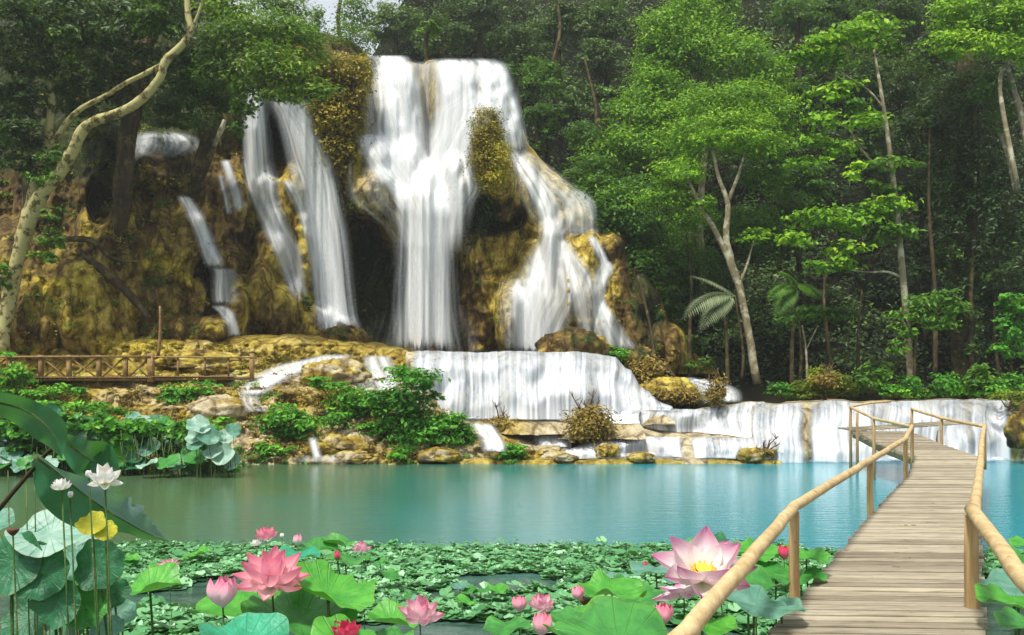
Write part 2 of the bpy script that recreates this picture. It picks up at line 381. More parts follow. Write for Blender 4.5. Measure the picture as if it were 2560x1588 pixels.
# ------------------------------------------------------------------ foliage
def leaf_quads(mb, pos, nrm, size, tint, aspect=.5):
    """kite-shaped leaves: pos Nx3, nrm Nx3"""
    N = len(pos)
    n = nrm / (np.linalg.norm(nrm, axis=1, keepdims=True) + 1e-9)
    r = RNG.normal(size=(N, 3)); a = np.cross(n, r); a /= (np.linalg.norm(a, axis=1, keepdims=True) + 1e-9)
    b = np.cross(n, a)
    L = (size * RNG.uniform(.45, 1.5, N))[:, None]; W = L * aspect
    base = pos - a * L * .5; tip = pos + a * L * .5 - n * L * .12
    l = pos + b * W * .5 + n * L * .05; rr = pos - b * W * .5 + n * L * .05
    V = np.stack([base, l, tip, rr], 1).reshape(-1, 3)
    q = np.arange(N * 4).reshape(-1, 4)
    mb.add(V, q, np.repeat(np.clip(tint, 0, 1), 4))
def clump(mb, c, rad, n, size, tint=.5, tufts=None, droop=.0, jit=.22, aspect=.5, core=.55):
    c = np.array(c, float); rad = np.array(rad, float)
    n = int(n)
    if n < 4: return
    K = tufts or max(5, int(n / 22))
    d = RNG.normal(size=(K * 3, 3)); d /= np.linalg.norm(d, axis=1, keepdims=True)
    keep = RNG.random(len(d)) < (.30 + .70 * (d[:, 2] + 1) / 2); d = d[keep][:K]
    if len(d) == 0: return
    rr = core + (1 - core) * RNG.random(len(d)) ** .5
    tc = d * rr[:, None] * (1 + .18 * RNG.normal(size=(len(d), 1)))
    idx = RNG.integers(0, len(d), n)
    off = RNG.normal(size=(n, 3)) * jit * np.array([1, 1, .55])
    p = tc[idx] + off
    out = p / (np.linalg.norm(p, axis=1, keepdims=True) + 1e-9)
    nr = out * .7 + np.array([0, -.15, .9]) + RNG.normal(size=(n, 3)) * .5
    tt = RNG.normal(size=len(d)) * .10
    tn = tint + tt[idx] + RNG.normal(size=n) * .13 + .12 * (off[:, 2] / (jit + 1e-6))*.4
    P_ = c + p * rad; P_[:, 2] -= droop * (np.abs(p[:, 0]) + np.abs(p[:, 1])) * rad[2]
    leaf_quads(mb, P_, nr, size, tn, aspect)
def pxclump(mb, u, v, ru, rv, y, size=.22, dens=1.0, tint=.5, **kw):
    s = y / F
    rx, rz = ru * s, rv * s
    area = rx * rz * math.pi
    n = dens * 8.5 * area / (size * size * .5)
    clump(mb, P(u, v, y), (rx, (rx + rz) / 2, rz), n, size, tint, **kw)
def pxpath(pts, k=4):
    """pts (u,v,y,radius px) -> world path and radii"""
    a = smooth_path(pts, k)
    return [P(*r[:3]) for r in a], [max(.004, r[3] * r[2] / F) for r in a]
def px_tree(name, label, cat, base, trunks, clumps, leafm, bark, size=.22, dens=1.0, group=None, aspect=.5, tintbase=.5, jit=.22, core=.55):
    t = thing(name, label, cat, P(*base), group)
    if trunks:
        mb = MB(); p, r = pxpath(trunks[0]); mb.tube(p, r, 10, rough=.10); mb.build('trunk', bark, t)
        for b in trunks[1:]:
            mb = MB(); p, r = pxpath(b); mb.tube(p, r, 8, rough=.10); mb.build('branch', bark, t)
    if clumps:
        mb = MB()
        for c in clumps:
            u, v, ru, rv, y = c[:5]; tn = c[5] if len(c) > 5 else tintbase
            dd = c[6] if len(c) > 6 else 1
            pxclump(mb, u, v, ru, rv, y, size, dens * dd, tn, aspect=aspect, jit=jit, core=core)
        mb.build('crown' if cat == 'tree' else 'foliage', leafm, t, smooth=False)
    return t
#SECTION:terrain
# ------------------------------------------------------------------ ground, hills, pool
def build_ground():
    xs = np.concatenate([np.linspace(-400, -90, 12), np.linspace(-80, 90, 150), np.linspace(100, 400, 12)])
    ys = np.concatenate([np.linspace(-200, 20, 12), np.linspace(24, 110, 100), np.linspace(120, 600, 14)])
    X, Y = np.meshgrid(xs, ys)
    start = np.interp(X, [-90, -30, -12, 8, 14, 30, 90], [34, 40, 52, 58, 48, 43, 34])
    hmax = 40 + 6 * fbm(X * .03, Y * .03, 0, 3) - 16 * np.exp(-((X + 17) / 9) ** 2)
    steep = np.interp(X, [-30, -8, 5, 14, 90], [34, 22, 30, 36, 36])
    Z = -1.4 + 3.6 * ss(34, 39, Y + np.abs(X) * 0) + (hmax) * ss(0, 1, (Y - start) / steep)
    Z = Z + 1.5 * ss(44, 50, Y) * fbm(X * .15, Y * .15, 3, 4)
    # side banks of the pool
    Z = np.where(np.abs(X) > 34, np.maximum(Z, 3 * ss(34, 44, np.abs(X)) - .2), Z)
    mb = MB(); mb.grid(np.stack([X, Y, Z], -1)[:, ::-1]); o = mb.build('ground', M['ground']); o['kind'] = 'structure'
build_ground()
def build_pool():
    xs = np.linspace(-60, 60, 60); ys = np.linspace(-20, 36.5, 60); X, Y = np.meshgrid(xs, ys)
    mb = MB(); mb.grid(np.stack([X, Y, X * 0], -1)[:, ::-1]); o = mb.build('pool_water', M['pool']); o['kind'] = 'structure'
build_pool()

# ------------------------------------------------------------------ cliff relief
PIL = [  # u, v, ru, rv, metres towards the camera
    (395, 108, 30, 60, 2.4), (468, 112, 42, 62, 2.4), (500, 125, 24, 70, 1.6),
    (487, 154, 24, 50, 5.2), (497, 178, 22, 34, 5.4), (486, 126, 19, 24, 5.2), (505, 205, 22, 25, 3.8),
    (379, 158, 17, 26, 3.3), (372, 190, 30, 34, 4.4), (395, 205, 22, 40, 3.4), (405, 165, 20, 40, 2.9),
    (425, 195, 28, 36, 3.6), (454, 172, 17, 22, 4.2), (450, 205, 28, 34, 4.0), (462, 185, 12, 22, 4.3), (440, 235, 34, 40, 2.2),
    (480, 275, 36, 62, 2.6), (500, 250, 28, 36, 3.0), (472, 315, 22, 48, 1.8), (516, 290, 22, 50, 3.0),
    (342, 110, 34, 80, 3.4), (330, 85, 50, 50, 3.6), (355, 95, 22, 40, 3.8), (322, 95, 20, 60, 2.6), (352, 150, 20, 50, 3.0), (255, 120, 12, 55, 2.4), (222, 130, 30, 55, 2.2),
    (290, 192, 22, 30, 3.2), (268, 188, 22, 30, 3.0), (278, 212, 24, 30, 3.3), (300, 225, 20, 40, 2.6), (275, 250, 25, 34, 3.4), (303, 262, 16, 40, 3.0),
    (262, 300, 28, 46, 4.3), (285, 312, 34, 42, 4.6), (240, 310, 24, 50, 4.6), (315, 330, 34, 30, 4.4), (222, 235, 30, 70, 3.8), (235, 205, 18, 60, 3.6), (205, 205, 20, 55, 3.7),
    (168, 152, 36, 20, 3.6), (155, 175, 32, 24, 5.0), (185, 180, 24, 40, 4.2), (100, 165, 26, 40, 4.4), (97, 150, 20, 32, 4.8), (60, 190, 40, 60, 2.6),
    (175, 235, 50, 62, 4.6), (120, 240, 50, 60, 3.8), (60, 300, 72, 60, 4.6), (145, 310, 55, 44, 4.4), (20, 290, 40, 60, 5.0), (100, 330, 50, 40, 5.2),
    (212, 330, 22, 22, 5.6), (225, 262, 24, 18, 5.0), (196, 292, 16, 36, 4.6), (180, 335, 40, 26, 5.4), (340, 336, 24, 20, 6.5),
    (545, 205, 46, 46, 2.6), (530, 190, 26, 40, 3.0), (570, 215, 34, 34, 2.4), (552, 240, 16, 22, 4.0), (535, 290, 34, 60, 3.8), (513, 318, 20, 44, 4.6), (578, 290, 30, 62, 4.0),
    (590, 262, 20, 34, 3.4), (618, 295, 24, 64, 3.4), (610, 250, 24, 26, 3.0), (569, 300, 7, 44, 4.9), (640, 330, 26, 50, 2.4), (605, 320, 18, 40, 4.2), (660, 340, 40, 60, 2.0), (645, 290, 14, 40, 3.4), (632, 330, 16, 40, 3.8), (672, 350, 16, 34, 3.2), (655, 345, 10, 30, 3.9)]
CAV = [(276, 146, 16, 34, 2.6), (372, 280, 42, 75, 3.0), (355, 235, 24, 50, 2.0), (425, 305, 60, 70, 1.6), (490, 214, 38, 22, 3.4), (208, 280, 16, 24, 2.4), (455, 262, 14, 40, 1.5), (245, 245, 10, 40, 1.5), (640, 260, 20, 40, 1.5), (100, 200, 14, 30, 1.8)]
VT = [(-90, 20), (200, 22), (300, 28), (345, 38), (360, 47), (368, 56), (385, 58), (400, 61), (415, 63), (423, 64), (428, 60), (433, 59), (440, 61), (470, 63), (487, 68), (500, 76), (510, 92), (519, 118), (529, 146), (545, 163), (564, 181), (584, 193), (596, 213), (600, 230), (625, 232), (632, 240), (642, 268), (652, 284), (662, 290), (668, 318), (684, 326), (690, 350), (705, 360), (720, 373)]
def Dc(u, v, fine=True):
    u, v = np.broadcast_arrays(np.asarray(u, float), np.asarray(v, float))
    y0 = np.interp(u, [-90, 100, 230, 300, 360, 520, 640, 720], [44, 45, 47.5, 50, 51.5, 51.5, 50, 52])
    y0 = y0 - (v - 60) / 300 * 3.0
    wu = u + 8 * fbm(u * .035, v * .02, 0, 4, 5); wv = v + 9 * fbm(u * .05, v * .03, 9, 4, 6)
    h = np.zeros_like(y0)
    for (a, b, ru, rv, A) in PIL:
        if a < 232 and A < 5.5: ru, rv, A = ru * 1.3, rv * 1.25, A * .72
        rr = ((wu - a) / ru) ** 2 + ((wv - b) / rv) ** 2
        k = A * np.clip(1 - rr, 0, 1) ** .55
        h = np.maximum(h, k)
    y = y0 - h
    for (a, b, ru, rv, A) in CAV:
        rr = ((u - a) / ru) ** 2 + ((v - b) / rv) ** 2
        y = y + A * np.clip(1 - rr, 0, 1) ** .7 * np.where(h > 3.0, .2, 1)
    x = (u - HU) / F * y0; z = CH - (v - HV) / F * y0
    y = y - 1.2 * fbm(x * .30, z * .2, 0, 4, 1) - .75 * (.5 - np.abs(fbm(x * .9 + .3 * z * .1, z * .16, 2, 4, 2)) * 1.6)
    if fine: y = y - .16 * fbm(x * 3.4, z * 1.4, 5, 4, 3) - .30 * (.4 - np.abs(fbm(x * 1.5, z * 1.3, 6, 5, 4)) * 1.8)
    return y
def build_cliff():
    us = np.arange(-90, 721, 1.6); nj = 210
    vt = np.interp(us, [a for a, b in VT], [b for a, b in VT]) + 1.6 * fbm(us * .12, 0, 0, 3)
    t = np.linspace(0, 1, nj)[:, None]
    V = vt[None, :] * (1 - t) + 374 * t; U = np.broadcast_to(us[None, :], V.shape)
    Y = Dc(U, V)
    # round the lip back
    edge = (V - vt[None, :]); Y = Y + 2.2 * np.exp(-edge / 5.0)
    G = PA(U, V, Y)
    back = []
    for d in (14, 8, 4, 1.5):
        g = G[0].copy(); g[:, 1] += d; back.append(g)
    G = np.concatenate([np.array(back), G], 0)
    # tint: moss and painted shade low, bare middle, cream high
    T = np.full(V.shape, .50)
    def paint(a, b, ru, rv, val, s=1.0):
        nonlocal T
        k = np.exp(-(((U - a) / ru) ** 2 + ((V - b) / rv) ** 2) ** 1.5) * s
        T = T * (1 - k) + val * k
    for a in [(60, 150, 150, 60, .2), (330, 110, 40, 50, .20), (350, 150, 18, 50, .26), (372, 285, 40, 85, .02, 1.2), (425, 300, 60, 70, .10), (490, 215, 36, 24, .0), (485, 275, 30, 40, .33), (495, 300, 20, 40, .38), (500, 262, 20, 26, .55),  # lowest values: cave shade painted over the hollows
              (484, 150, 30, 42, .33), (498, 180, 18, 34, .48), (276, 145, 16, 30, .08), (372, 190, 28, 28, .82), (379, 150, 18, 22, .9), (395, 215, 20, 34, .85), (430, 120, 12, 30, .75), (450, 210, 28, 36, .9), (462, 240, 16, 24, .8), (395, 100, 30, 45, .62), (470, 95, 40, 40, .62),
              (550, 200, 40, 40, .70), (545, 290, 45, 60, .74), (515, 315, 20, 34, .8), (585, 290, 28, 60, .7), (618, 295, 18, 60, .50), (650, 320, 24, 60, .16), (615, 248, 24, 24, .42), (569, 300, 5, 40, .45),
              (165, 155, 40, 18, .62), (290, 205, 24, 40, .6), (60, 250, 200, 110, .36), (210, 250, 50, 110, .41), (90, 300, 60, 40, .48), (60, 110, 200, 70, .0), (80, 50, 240, 60, -.2), (85, 300, 26, 40, .56), (120, 285, 40, 16, .50), (190, 90, 80, 50, .15), (640, 250, 20, 60, .12), (300, 330, 60, 26, .42), (345, 338, 24, 14, .25), (505, 215, 30, 16, .3)]:  # brown left wall and top left darkened further: painted canopy shade
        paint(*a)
    T = np.concatenate([np.broadcast_to(T[0], (4, T.shape[1])), T], 0)
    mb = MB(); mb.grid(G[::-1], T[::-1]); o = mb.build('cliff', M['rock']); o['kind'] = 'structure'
build_cliff()

# ------------------------------------------------------------------ left bank and mossy ledge (relief)
def Db(u, v):
    u, v = np.broadcast_arrays(np.asarray(u, float), np.asarray(v, float))
    x = (u - HU) / F * 36
    vv = v + 6 * fbm(u * .02, v * .01, 4, 3, 21) + 3 * fbm(u * .08, v * .05, 4, 2, 22)
    vv = np.where(v < 345, v, vv)
    y = np.interp(vv, [325, 345, 370, 373, 379, 386, 392, 404, 409, 424, 430, 441, 447, 458, 462, 470, 480],
                  [41.5, 39.6, 38.9, 38.4, 37.6, 37.2, 36.2, 35.9, 35.2, 34.8, 34.3, 34.0, 33.5, 33.2, 32.7, 32.5, 32.3])
    y = y - .5 * fbm(u * .035, v * .05, 1, 4, 23) - .28 * np.abs(fbm(u * .11, v * .14, 1, 4, 24)) * 2
    return y
VB = [(-90, 340), (100, 338), (185, 334), (200, 336), (300, 334), (345, 338), (385, 344), (405, 349), (416, 356), (428, 380), (442, 404), (462, 424), (500, 432), (560, 446)]
def build_bank():
    us = np.arange(-90, 561, 1.6); nj = 110
    vt = np.interp(us, [a for a, b in VB], [b for a, b in VB]) + 1.2 * fbm(us * .09, 0, 3, 3)
    t = np.linspace(0, 1, nj)[:, None]
    V = vt[None, :] * (1 - t) + 470 * t; U = np.broadcast_to(us[None, :], V.shape)
    Y = Db(U, V); edge = V - vt[None, :]; Y = Y + 1.2 * np.exp(-edge / 3.0)
    G = PA(U, V, Y)
    back = []
    for d in (7, 4, 1.5):
        g = G[0].copy(); g[:, 1] += d; g[:, 2] -= .1 * d; back.append(g)
    G = np.concatenate([np.array(back), G], 0)
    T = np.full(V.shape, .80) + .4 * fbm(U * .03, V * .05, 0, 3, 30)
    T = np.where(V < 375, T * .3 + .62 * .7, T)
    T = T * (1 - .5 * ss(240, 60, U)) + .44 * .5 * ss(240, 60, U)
    T = np.concatenate([np.broadcast_to(T[0], (3, T.shape[1])), T], 0)
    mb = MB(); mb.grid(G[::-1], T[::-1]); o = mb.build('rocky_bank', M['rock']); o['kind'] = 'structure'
M['rock_bank'] = M['rock']
build_bank()

# ------------------------------------------------------------------ water strips following the rock
def streaks(a, b, seed):
    """fine vertical strands, 0..1; a = across (px), b = down (px)"""
    f = .55 * fbm(a * .50, b * .010, seed, 3, 80) + .45 * fbm(a * .14, b * .007, seed + 5, 3, 81)
    return np.clip(.5 + 1.25 * f, 0, 1)
def veil(strips, D, off, seed, gain, cum, du=.9, dv=1.6):
    u0 = min(min(r[1] for r in st[0]) for st in strips) - 8; u1 = max(max(r[2] for r in st[0]) for st in strips) + 8
    v0 = min(st[0][0][0] for st in strips) - 1; v1 = max(st[0][-1][0] for st in strips) + 1
    us = np.arange(u0, u1, du); vs = np.arange(v0, v1, dv); U, V = np.meshgrid(us, vs)
    A = np.ones_like(U)
    for i, st in enumerate(strips):
        kw = dict(st[1]) if len(st) > 1 else {}
        a = smooth_path(st[0], 8); o_ = np.argsort(a[:, 0]); a = a[o_]
        ul = np.interp(V, a[:, 0], a[:, 1]); ur = np.interp(V, a[:, 0], a[:, 2]); w_ = ur - ul
        sw = 2.4 + .17 * w_; t = (U - ul) / w_
        ed = ss(-sw, sw, U - ul) * ss(-sw, sw, ur - U)
        wob = 3.0 * fbm(U * .05, V * .02, seed + i, 2, 83)
        sk = streaks(t * np.mean(w_) + wob + i * 31, V, seed + i * 3)
        fd = kw.get('fade', (.02, .05)); H = a[-1, 0] - a[0, 0]; q = (V - a[0, 0]) / H
        rag = .05 * streaks(U * 1.3, V * 0, seed + 9)
        en = ss(-1.5 / H, fd[0] + 1.5 / H, q) * ss(-1.5 / H, fd[1] + 1.5 / H, 1 - q - rag * (fd[1] > .04))
        d = kw.get('dens', .8) * gain
        A *= 1 - np.clip(ed * en * (d * (.58 + .62 * sk) - .22 * (1 - sk) * (d < 1)), 0, .98)
    A = 1 - A
    Y = D(U, V) - off
    if cum: Y = np.minimum.accumulate(Y, 0)
    for _ in range(4 if cum else 25): Y[:, 1:-1] = (Y[:, :-2] + Y[:, 1:-1] + Y[:, 2:]) / 3; Y[1:-1] = (Y[:-2] + Y[1:-1] + Y[2:]) / 3
    Y = Y - (.15 if cum else .32)
    # gentle folds of the sheet
    Y = Y - .10 * fbm(U * .25, V * .01, seed, 2, 84)
    G = PA(U, V, Y); nv, nu = U.shape
    i, j = np.meshgrid(np.arange(nv - 1), np.arange(nu - 1), indexing='ij')
    q = np.stack([i * nu + j, (i + 1) * nu + j, (i + 1) * nu + j + 1, i * nu + j + 1], -1).reshape(-1, 4)
    keep = A.reshape(-1)[q].max(1) > .02; q = q[keep]
    used = np.unique(q); rm = np.full(nv * nu, -1); rm[used] = np.arange(len(used))
    mb = MB(); mb.add(G.reshape(-1, 3)[used], rm[q], A.reshape(-1)[used]); return mb
def waterfall(label, strips, m='fall', D=Dc, name='waterfall', group=None, cum=True, two=True):
    r0 = strips[0][0][0]; base = P((r0[1] + r0[2]) / 2, strips[-1][0][-1][0], 45)
    t = thing(name, label, 'waterfall', base, group)
    sd_ = int(r0[0] + r0[1])
    veil(strips, D, .05 if D is Dc else .0, sd_, 1.0, cum).build('stream', M[m], t)
    if two: veil(strips, D, .35 if D is Dc else .05, sd_ + 40, .42, cum).build('spray', M[m], t)
    return t
waterfall('tall white main waterfall pouring over the highest lip and merging into one column', [
    ([(56, 368, 402), (66, 373, 410), (84, 373, 415), (105, 373, 420), (131, 373, 426), (156, 388, 430), (190, 400, 438)], dict(dens=.95, fade=(0, .15))),
    ([(62, 398, 432), (72, 400, 430), (95, 406, 428), (115, 410, 428), (140, 415, 434), (170, 416, 440)], dict(dens=.60)),
    ([(57, 382, 402), (70, 381, 404), (110, 384, 412), (150, 390, 424), (190, 404, 438), (215, 408, 440)], dict(dens=1.05, off=.5)),
    ([(59, 432, 490), (66, 434, 499), (80, 436, 504), (105, 436, 508), (130, 434, 480), (150, 425, 468), (175, 412, 455), (200, 408, 442)], dict(dens=.92)),
    ([(60, 438, 470), (80, 438, 472), (110, 440, 472), (125, 438, 468), (150, 426, 460), (180, 408, 440), (200, 406, 436)], dict(dens=.85, off=.45)),
    ([(64, 478, 500), (80, 486, 508), (105, 494, 515), (130, 502, 522), (152, 508, 526)], dict(dens=.95, off=.3)),
    ([(66, 470, 498), (85, 480, 506), (110, 498, 518), (135, 502, 522)], dict(dens=.85, off=.6)),
    ([(88, 462, 505), (100, 450, 496), (110, 440, 470), (130, 434, 469), (150, 424, 468), (178, 414, 466), (205, 410, 450), (225, 410, 448)], dict(dens=1.0, off=.5, fade=(.1, .1))),
    ([(134, 364, 384), (140, 362, 392), (155, 366, 404), (175, 378, 418), (195, 396, 432), (215, 408, 440)], dict(dens=1.05, off=.35)),
    ([(158, 356, 386), (166, 352, 396), (180, 352, 406), (200, 356, 416), (215, 374, 424), (232, 392, 428), (260, 402, 432)], dict(dens=.26, off=.3, fade=(.1, .2))),
    ([(162, 378, 398), (180, 388, 410), (200, 397, 420), (222, 403, 430), (250, 406, 436)], dict(dens=.85, off=.6)),
    ([(150, 442, 468), (160, 438, 471), (180, 436, 472), (195, 430, 470), (215, 424, 466), (235, 424, 462), (262, 428, 456)], dict(dens=.62, off=.4, fade=(.05, .3))),
    ([(180, 424, 474), (190, 420, 474), (205, 418, 466), (222, 418, 462)], dict(dens=.70, off=.9, fade=(.1, .3))),
    ([(188, 404, 446), (215, 404, 448), (245, 403, 447), (275, 402, 447), (310, 401, 448), (352, 398, 450)], dict(dens=.72, off=.5, edge=.9)),
    ([(175, 412, 436), (230, 410, 438), (280, 409, 440), (352, 405, 444)], dict(dens=1.0, off=.95, edge=.8)),
    ([(230, 396, 452), (260, 396, 454), (300, 394, 456), (352, 388, 462)], dict(dens=.22, off=.7, edge=1.3)),
    ([(300, 386, 464), (325, 380, 470), (354, 372, 478)], dict(dens=.22, off=1.1, edge=1.4, fade=(.5, 0))),
])
waterfall('curved white waterfall sliding down left of the mossy slope behind the leaf canopy', [
    ([(96, 262, 300), (103, 268, 306), (115, 276, 311), (133, 284, 318), (155, 290, 326), (180, 296, 333), (205, 300, 338), (240, 308, 345), (275, 314, 348), (310, 319, 352), (330, 321, 358), (346, 322, 366)], dict(dens=.55, off=.5, edge=.7)),
    ([(98, 276, 300), (115, 287, 311), (133, 296, 317), (155, 303, 325), (180, 308, 331), (210, 308, 334), (260, 314, 338), (320, 320, 344), (338, 322, 350)], dict(dens=.98, off=1.0)),
    ([(84, 244, 262), (120, 245, 266), (160, 246, 270), (178, 248, 274), (200, 254, 276), (225, 264, 286), (250, 276, 297), (275, 285, 302), (305, 295, 305)], dict(dens=.90, off=.3)),
    ([(180, 282, 292), (198, 292, 302), (215, 300, 308), (240, 308, 318)], dict(dens=.7, off=.4)),
])
waterfall('thin bluish trickle splitting over the brown rock wall at left', [
    ([(196, 178, 188), (210, 186, 198), (225, 193, 206), (240, 199, 212), (255, 204, 218), (268, 208, 224)], dict(dens=.9, off=.25)),
    ([(268, 210, 226), (272, 214, 234), (290, 214, 235), (304, 215, 235)], dict(dens=.6, off=.4)),
    ([(306, 213, 226), (314, 222, 233), (326, 228, 237), (336, 230, 239)], dict(dens=.8, off=.4)),
])
waterfall('short grey water slide over the big boulder high on the left', [
    ([(132, 145, 178), (138, 138, 192), (148, 134, 196), (160, 132, 175)], dict(dens=.62, off=.3, fade=(.1, .4)))])
waterfall('two faint white trickles just left of the curved waterfall', [
    ([(160, 222, 228), (175, 226, 233), (195, 232, 240), (212, 236, 243)], dict(dens=.75, off=.3)),
    ([(175, 218, 222), (195, 222, 227), (215, 227, 231)], dict(dens=.6, off=.3))])
waterfall('fanning right-hand waterfall spreading below a narrow neck', [
    ([(148, 506, 522), (160, 510, 538), (180, 516, 562), (200, 524, 584), (222, 536, 590), (240, 540, 566)], dict(dens=.40, off=.25)),
    ([(150, 508, 518), (170, 518, 536), (195, 532, 552), (220, 542, 560), (240, 546, 562)], dict(dens=.85, off=.5)),
    ([(190, 556, 580), (205, 566, 594), (235, 572, 596)], dict(dens=.45, off=.3)),
    ([(228, 545, 560), (240, 540, 564), (255, 532, 570), (272, 525, 576), (292, 522, 580), (312, 516, 570), (332, 514, 562), (352, 512, 560)], dict(dens=.62, off=.35)),
    ([(232, 548, 560), (262, 536, 560), (292, 528, 558), (320, 522, 548), (352, 520, 545)], dict(dens=.8, off=.7)),
    ([(240, 556, 566), (258, 562, 578), (275, 568, 590), (300, 572, 600), (325, 580, 602), (345, 588, 606)], dict(dens=.6, off=.4)),
    ([(278, 508, 530), (290, 502, 534), (310, 502, 538), (330, 506, 540), (352, 510, 542)], dict(dens=.6, off=.4)),
    ([(286, 512, 532), (310, 516, 534), (352, 518, 536)], dict(dens=.9, off=.6)),
])
waterfall('slim white waterfall at the right end of the cliff beside bare yellow rock', [
    ([(236, 588, 594), (248, 594, 601), (262, 600, 608), (268, 598, 612), (282, 594, 606), (300, 596, 604), (320, 600, 616), (338, 606, 626), (354, 610, 640)], dict(dens=.95, off=.45)),
    ([(262, 606, 611), (274, 602, 608), (290, 596, 602)], dict(dens=.8, off=.6)),
])

# ------------------------------------------------------------------ stepped travertine tiers with curtains of water
def tier(name, label, st, back=5, water=((0, 1),), wd=.85, tl=None, tint=.86, base_fwd=1.2, wm='fall_blue', seed=0, flute=.22, top=True):
    """st: stations (u, v_lip, y_lip, v_base, y_base)"""
    a = np.array(st, float); us = np.arange(a[0, 0], a[-1, 0] + .1, .9)
    g = lambda k: np.interp(us, a[:, 0], a[:, k])
    vl, yl, vb, yb = g(1), g(2), g(3), g(4)
    x0 = (us - HU) / F * yl; zl = CH - (vl - HV) / F * yl + .13 * fbm(x0 * .9, 0, seed, 4); zb = CH - (vb - HV) / F * yb
    lob = 1.2 * fbm(x0 * .55, 3.3, seed, 3, 41) + flute * 1.6 * fbm(x0 * 1.9, 1.3, seed, 3, 42)
    prof = [(-1, 0)] + [(-.5, 0), (-.18, 0), (-.05, 0)] + [(s, 0) for s in np.linspace(0, 1, 26)] + [(1.12, 0), (1.3, 0)]
    def surf(off):
        rows = []
        for s, _ in prof:
            if s < 0:
                y = yl + (-s) * back; z = zl - .04 * (-s); x = x0 * (y / yl) if False else x0 * (1 + (y - yl) / yl)
                r = np.stack([x, y + 0 * x, z + off * .3 - (.03 if off > 0 else 0)], -1); r[:, 1] -= lob * (1 + s)
            elif s <= 1:
                e = s ** 2.0; z = zl + (zb - zl) * (e * .25 + s * .75)
                yy = yl + (yb - yl) * (1 - (1 - s) ** 2.4) - lob * (.7 + .6 * s)
                xx = (us - HU) / F * yy
                rough = .20 * fbm(xx * 1.6, z * 1.3, seed, 4, 44) * min(1, s * 4)
                step = (.12 if seed == 2 else .30) * np.sin(z * 3.4 + 3 * fbm(xx * .6, 0, seed, 2, 45)) * min(1, s * 3)
                yy = yy - rough - step
                if off: yy = np.minimum(yy, yy * 0 + yl - lob) - off
                r = np.stack([xx, yy, z + off * .2], -1)
            else:
                k = (s - 1) / .3
                yy = yb - lob * 1.3 - base_fwd * k; xx = (us - HU) / F * yb
                r = np.stack([xx, yy, zb - .05 - .5 * k ** 2 + .05 * fbm(xx * 2, yy * 2, 1, 2)], -1)
            rows.append(r)
        return np.array(rows)
    G = surf(0); T = np.full(G.shape[:2], tint) + .25 * fbm(G[:, :, 0] * .5, G[:, :, 2] * .8, 4, 3, 46)
    mb = MB(); mb.grid(G[:, ::-1], T[:, ::-1]); o = mb.build(name, M['rock'])
    tag(o, label, 'rock ledge')
    if wd:
        W = surf(.09)
        for k in range(3, W.shape[0]): W[k][:, 1] = np.minimum(W[k][:, 1], W[k - 1][:, 1] + .0)
        W = W[2:30]
        mask = np.zeros(len(us))
        ur = (us - us[0]) / (us[-1] - us[0])
        for lo, hi in water: mask = np.maximum(mask, ss(lo - .012, lo + .012, ur) * ss(hi + .012, hi - .012, ur))
        xx = W[0][:, 0]
        sv = np.linspace(0, 1, W.shape[0])[:, None]
        col = us[None] + 2.5 * fbm(us[None] * .05, sv * 1.5, seed, 2, 85)
        sk = streaks(col * 1.15, sv * 60, seed * 7) * .75 + .25 * streaks(us[None] * .5, sv * 20, seed * 7 + 3)
        big = np.clip(.5 + 1.1 * fbm(us[None] * .035, sv * .6, seed, 3, 48), 0, 1)
        d = wd * ((.22 if seed == 2 else .04) + (.50 if seed == 2 else .64) * sk + .50 * big) * mask[None]
        d = d * (.62 + .40 * ss(.05, .45, sv)) + .22 * mask[None] * ss(.75, 1, sv)
        ln = np.cumsum(np.r_[0, np.linalg.norm(np.diff(W[:, W.shape[1] // 2], axis=0), axis=1)])
        uv = np.zeros(d.shape + (2,))
        mb = MB(); mb.grid(W[:, ::-1], np.clip(d, 0, .97)[:, ::-1], uv=uv[:, ::-1].reshape(-1, 2)); o2 = mb.build('waterfall', M[wm])
        return o, o2
    return o, None
def tier2(name, lab, st, wlab, group=None, **kw):
    o, w2 = tier(name, lab, st, **kw)
    if w2: tag(w2, wlab, 'waterfall', group)
tier2('rock_ledge', 'high cream rock ledge below the main waterfall', [(406, 353, 38.8, 372, 37.8), (415, 352, 38.6, 392, 36.8), (432, 352, 38.4, 402, 36.6), (450, 352, 38.3, 419, 35.9), (520, 351.5, 38.1, 419, 35.4), (570, 352, 38.1, 420, 35.5), (600, 354, 38.3, 420, 35.8), (616, 356, 38.3, 418, 36.0), (625, 368, 38.1, 415, 36.0), (631, 371, 37.9, 413, 36.0), (640, 388, 37.5, 412, 36.0), (648, 391, 37.2, 411, 36.0), (658, 401, 36.8, 411, 36.0), (672, 406, 36.5, 411, 36.0)],
      'broad curtain waterfall of white strands in the middle of the picture', seed=1, water=((.03, 1),), wd=1.0, back=4.5)
tier2('rock_ledge', 'long cream rock ledge carrying the cascade on the right', [(752, 404, 35.4, 462, 33.6), (790, 403, 35.2, 462, 33.5), (850, 402, 35.2, 462, 33.5), (900, 401, 35.0, 462, 33.5), (960, 400, 35.0, 462, 33.5), (1012, 399, 35.0, 462, 33.5), (1060, 398, 35, 462, 33.5)],
      'wide low waterfall behind the far end of the boardwalk', seed=2, wd=1.12, water=((0, .16), (.19, .83)), back=6)
tier2('rock_ledge', 'sloping upper step of the middle cascade', [(600, 410, 36.4, 420, 35.6), (625, 411, 36.2, 424, 35.4), (660, 411, 36.0, 432, 34.9), (700, 409, 35.8, 434, 34.7), (735, 405, 35.6, 437, 34.6), (765, 403, 35.5, 440, 34.6)],
      'small fanned waterfall between the broad curtain and the long right cascade', seed=3, wd=1.15, back=4)
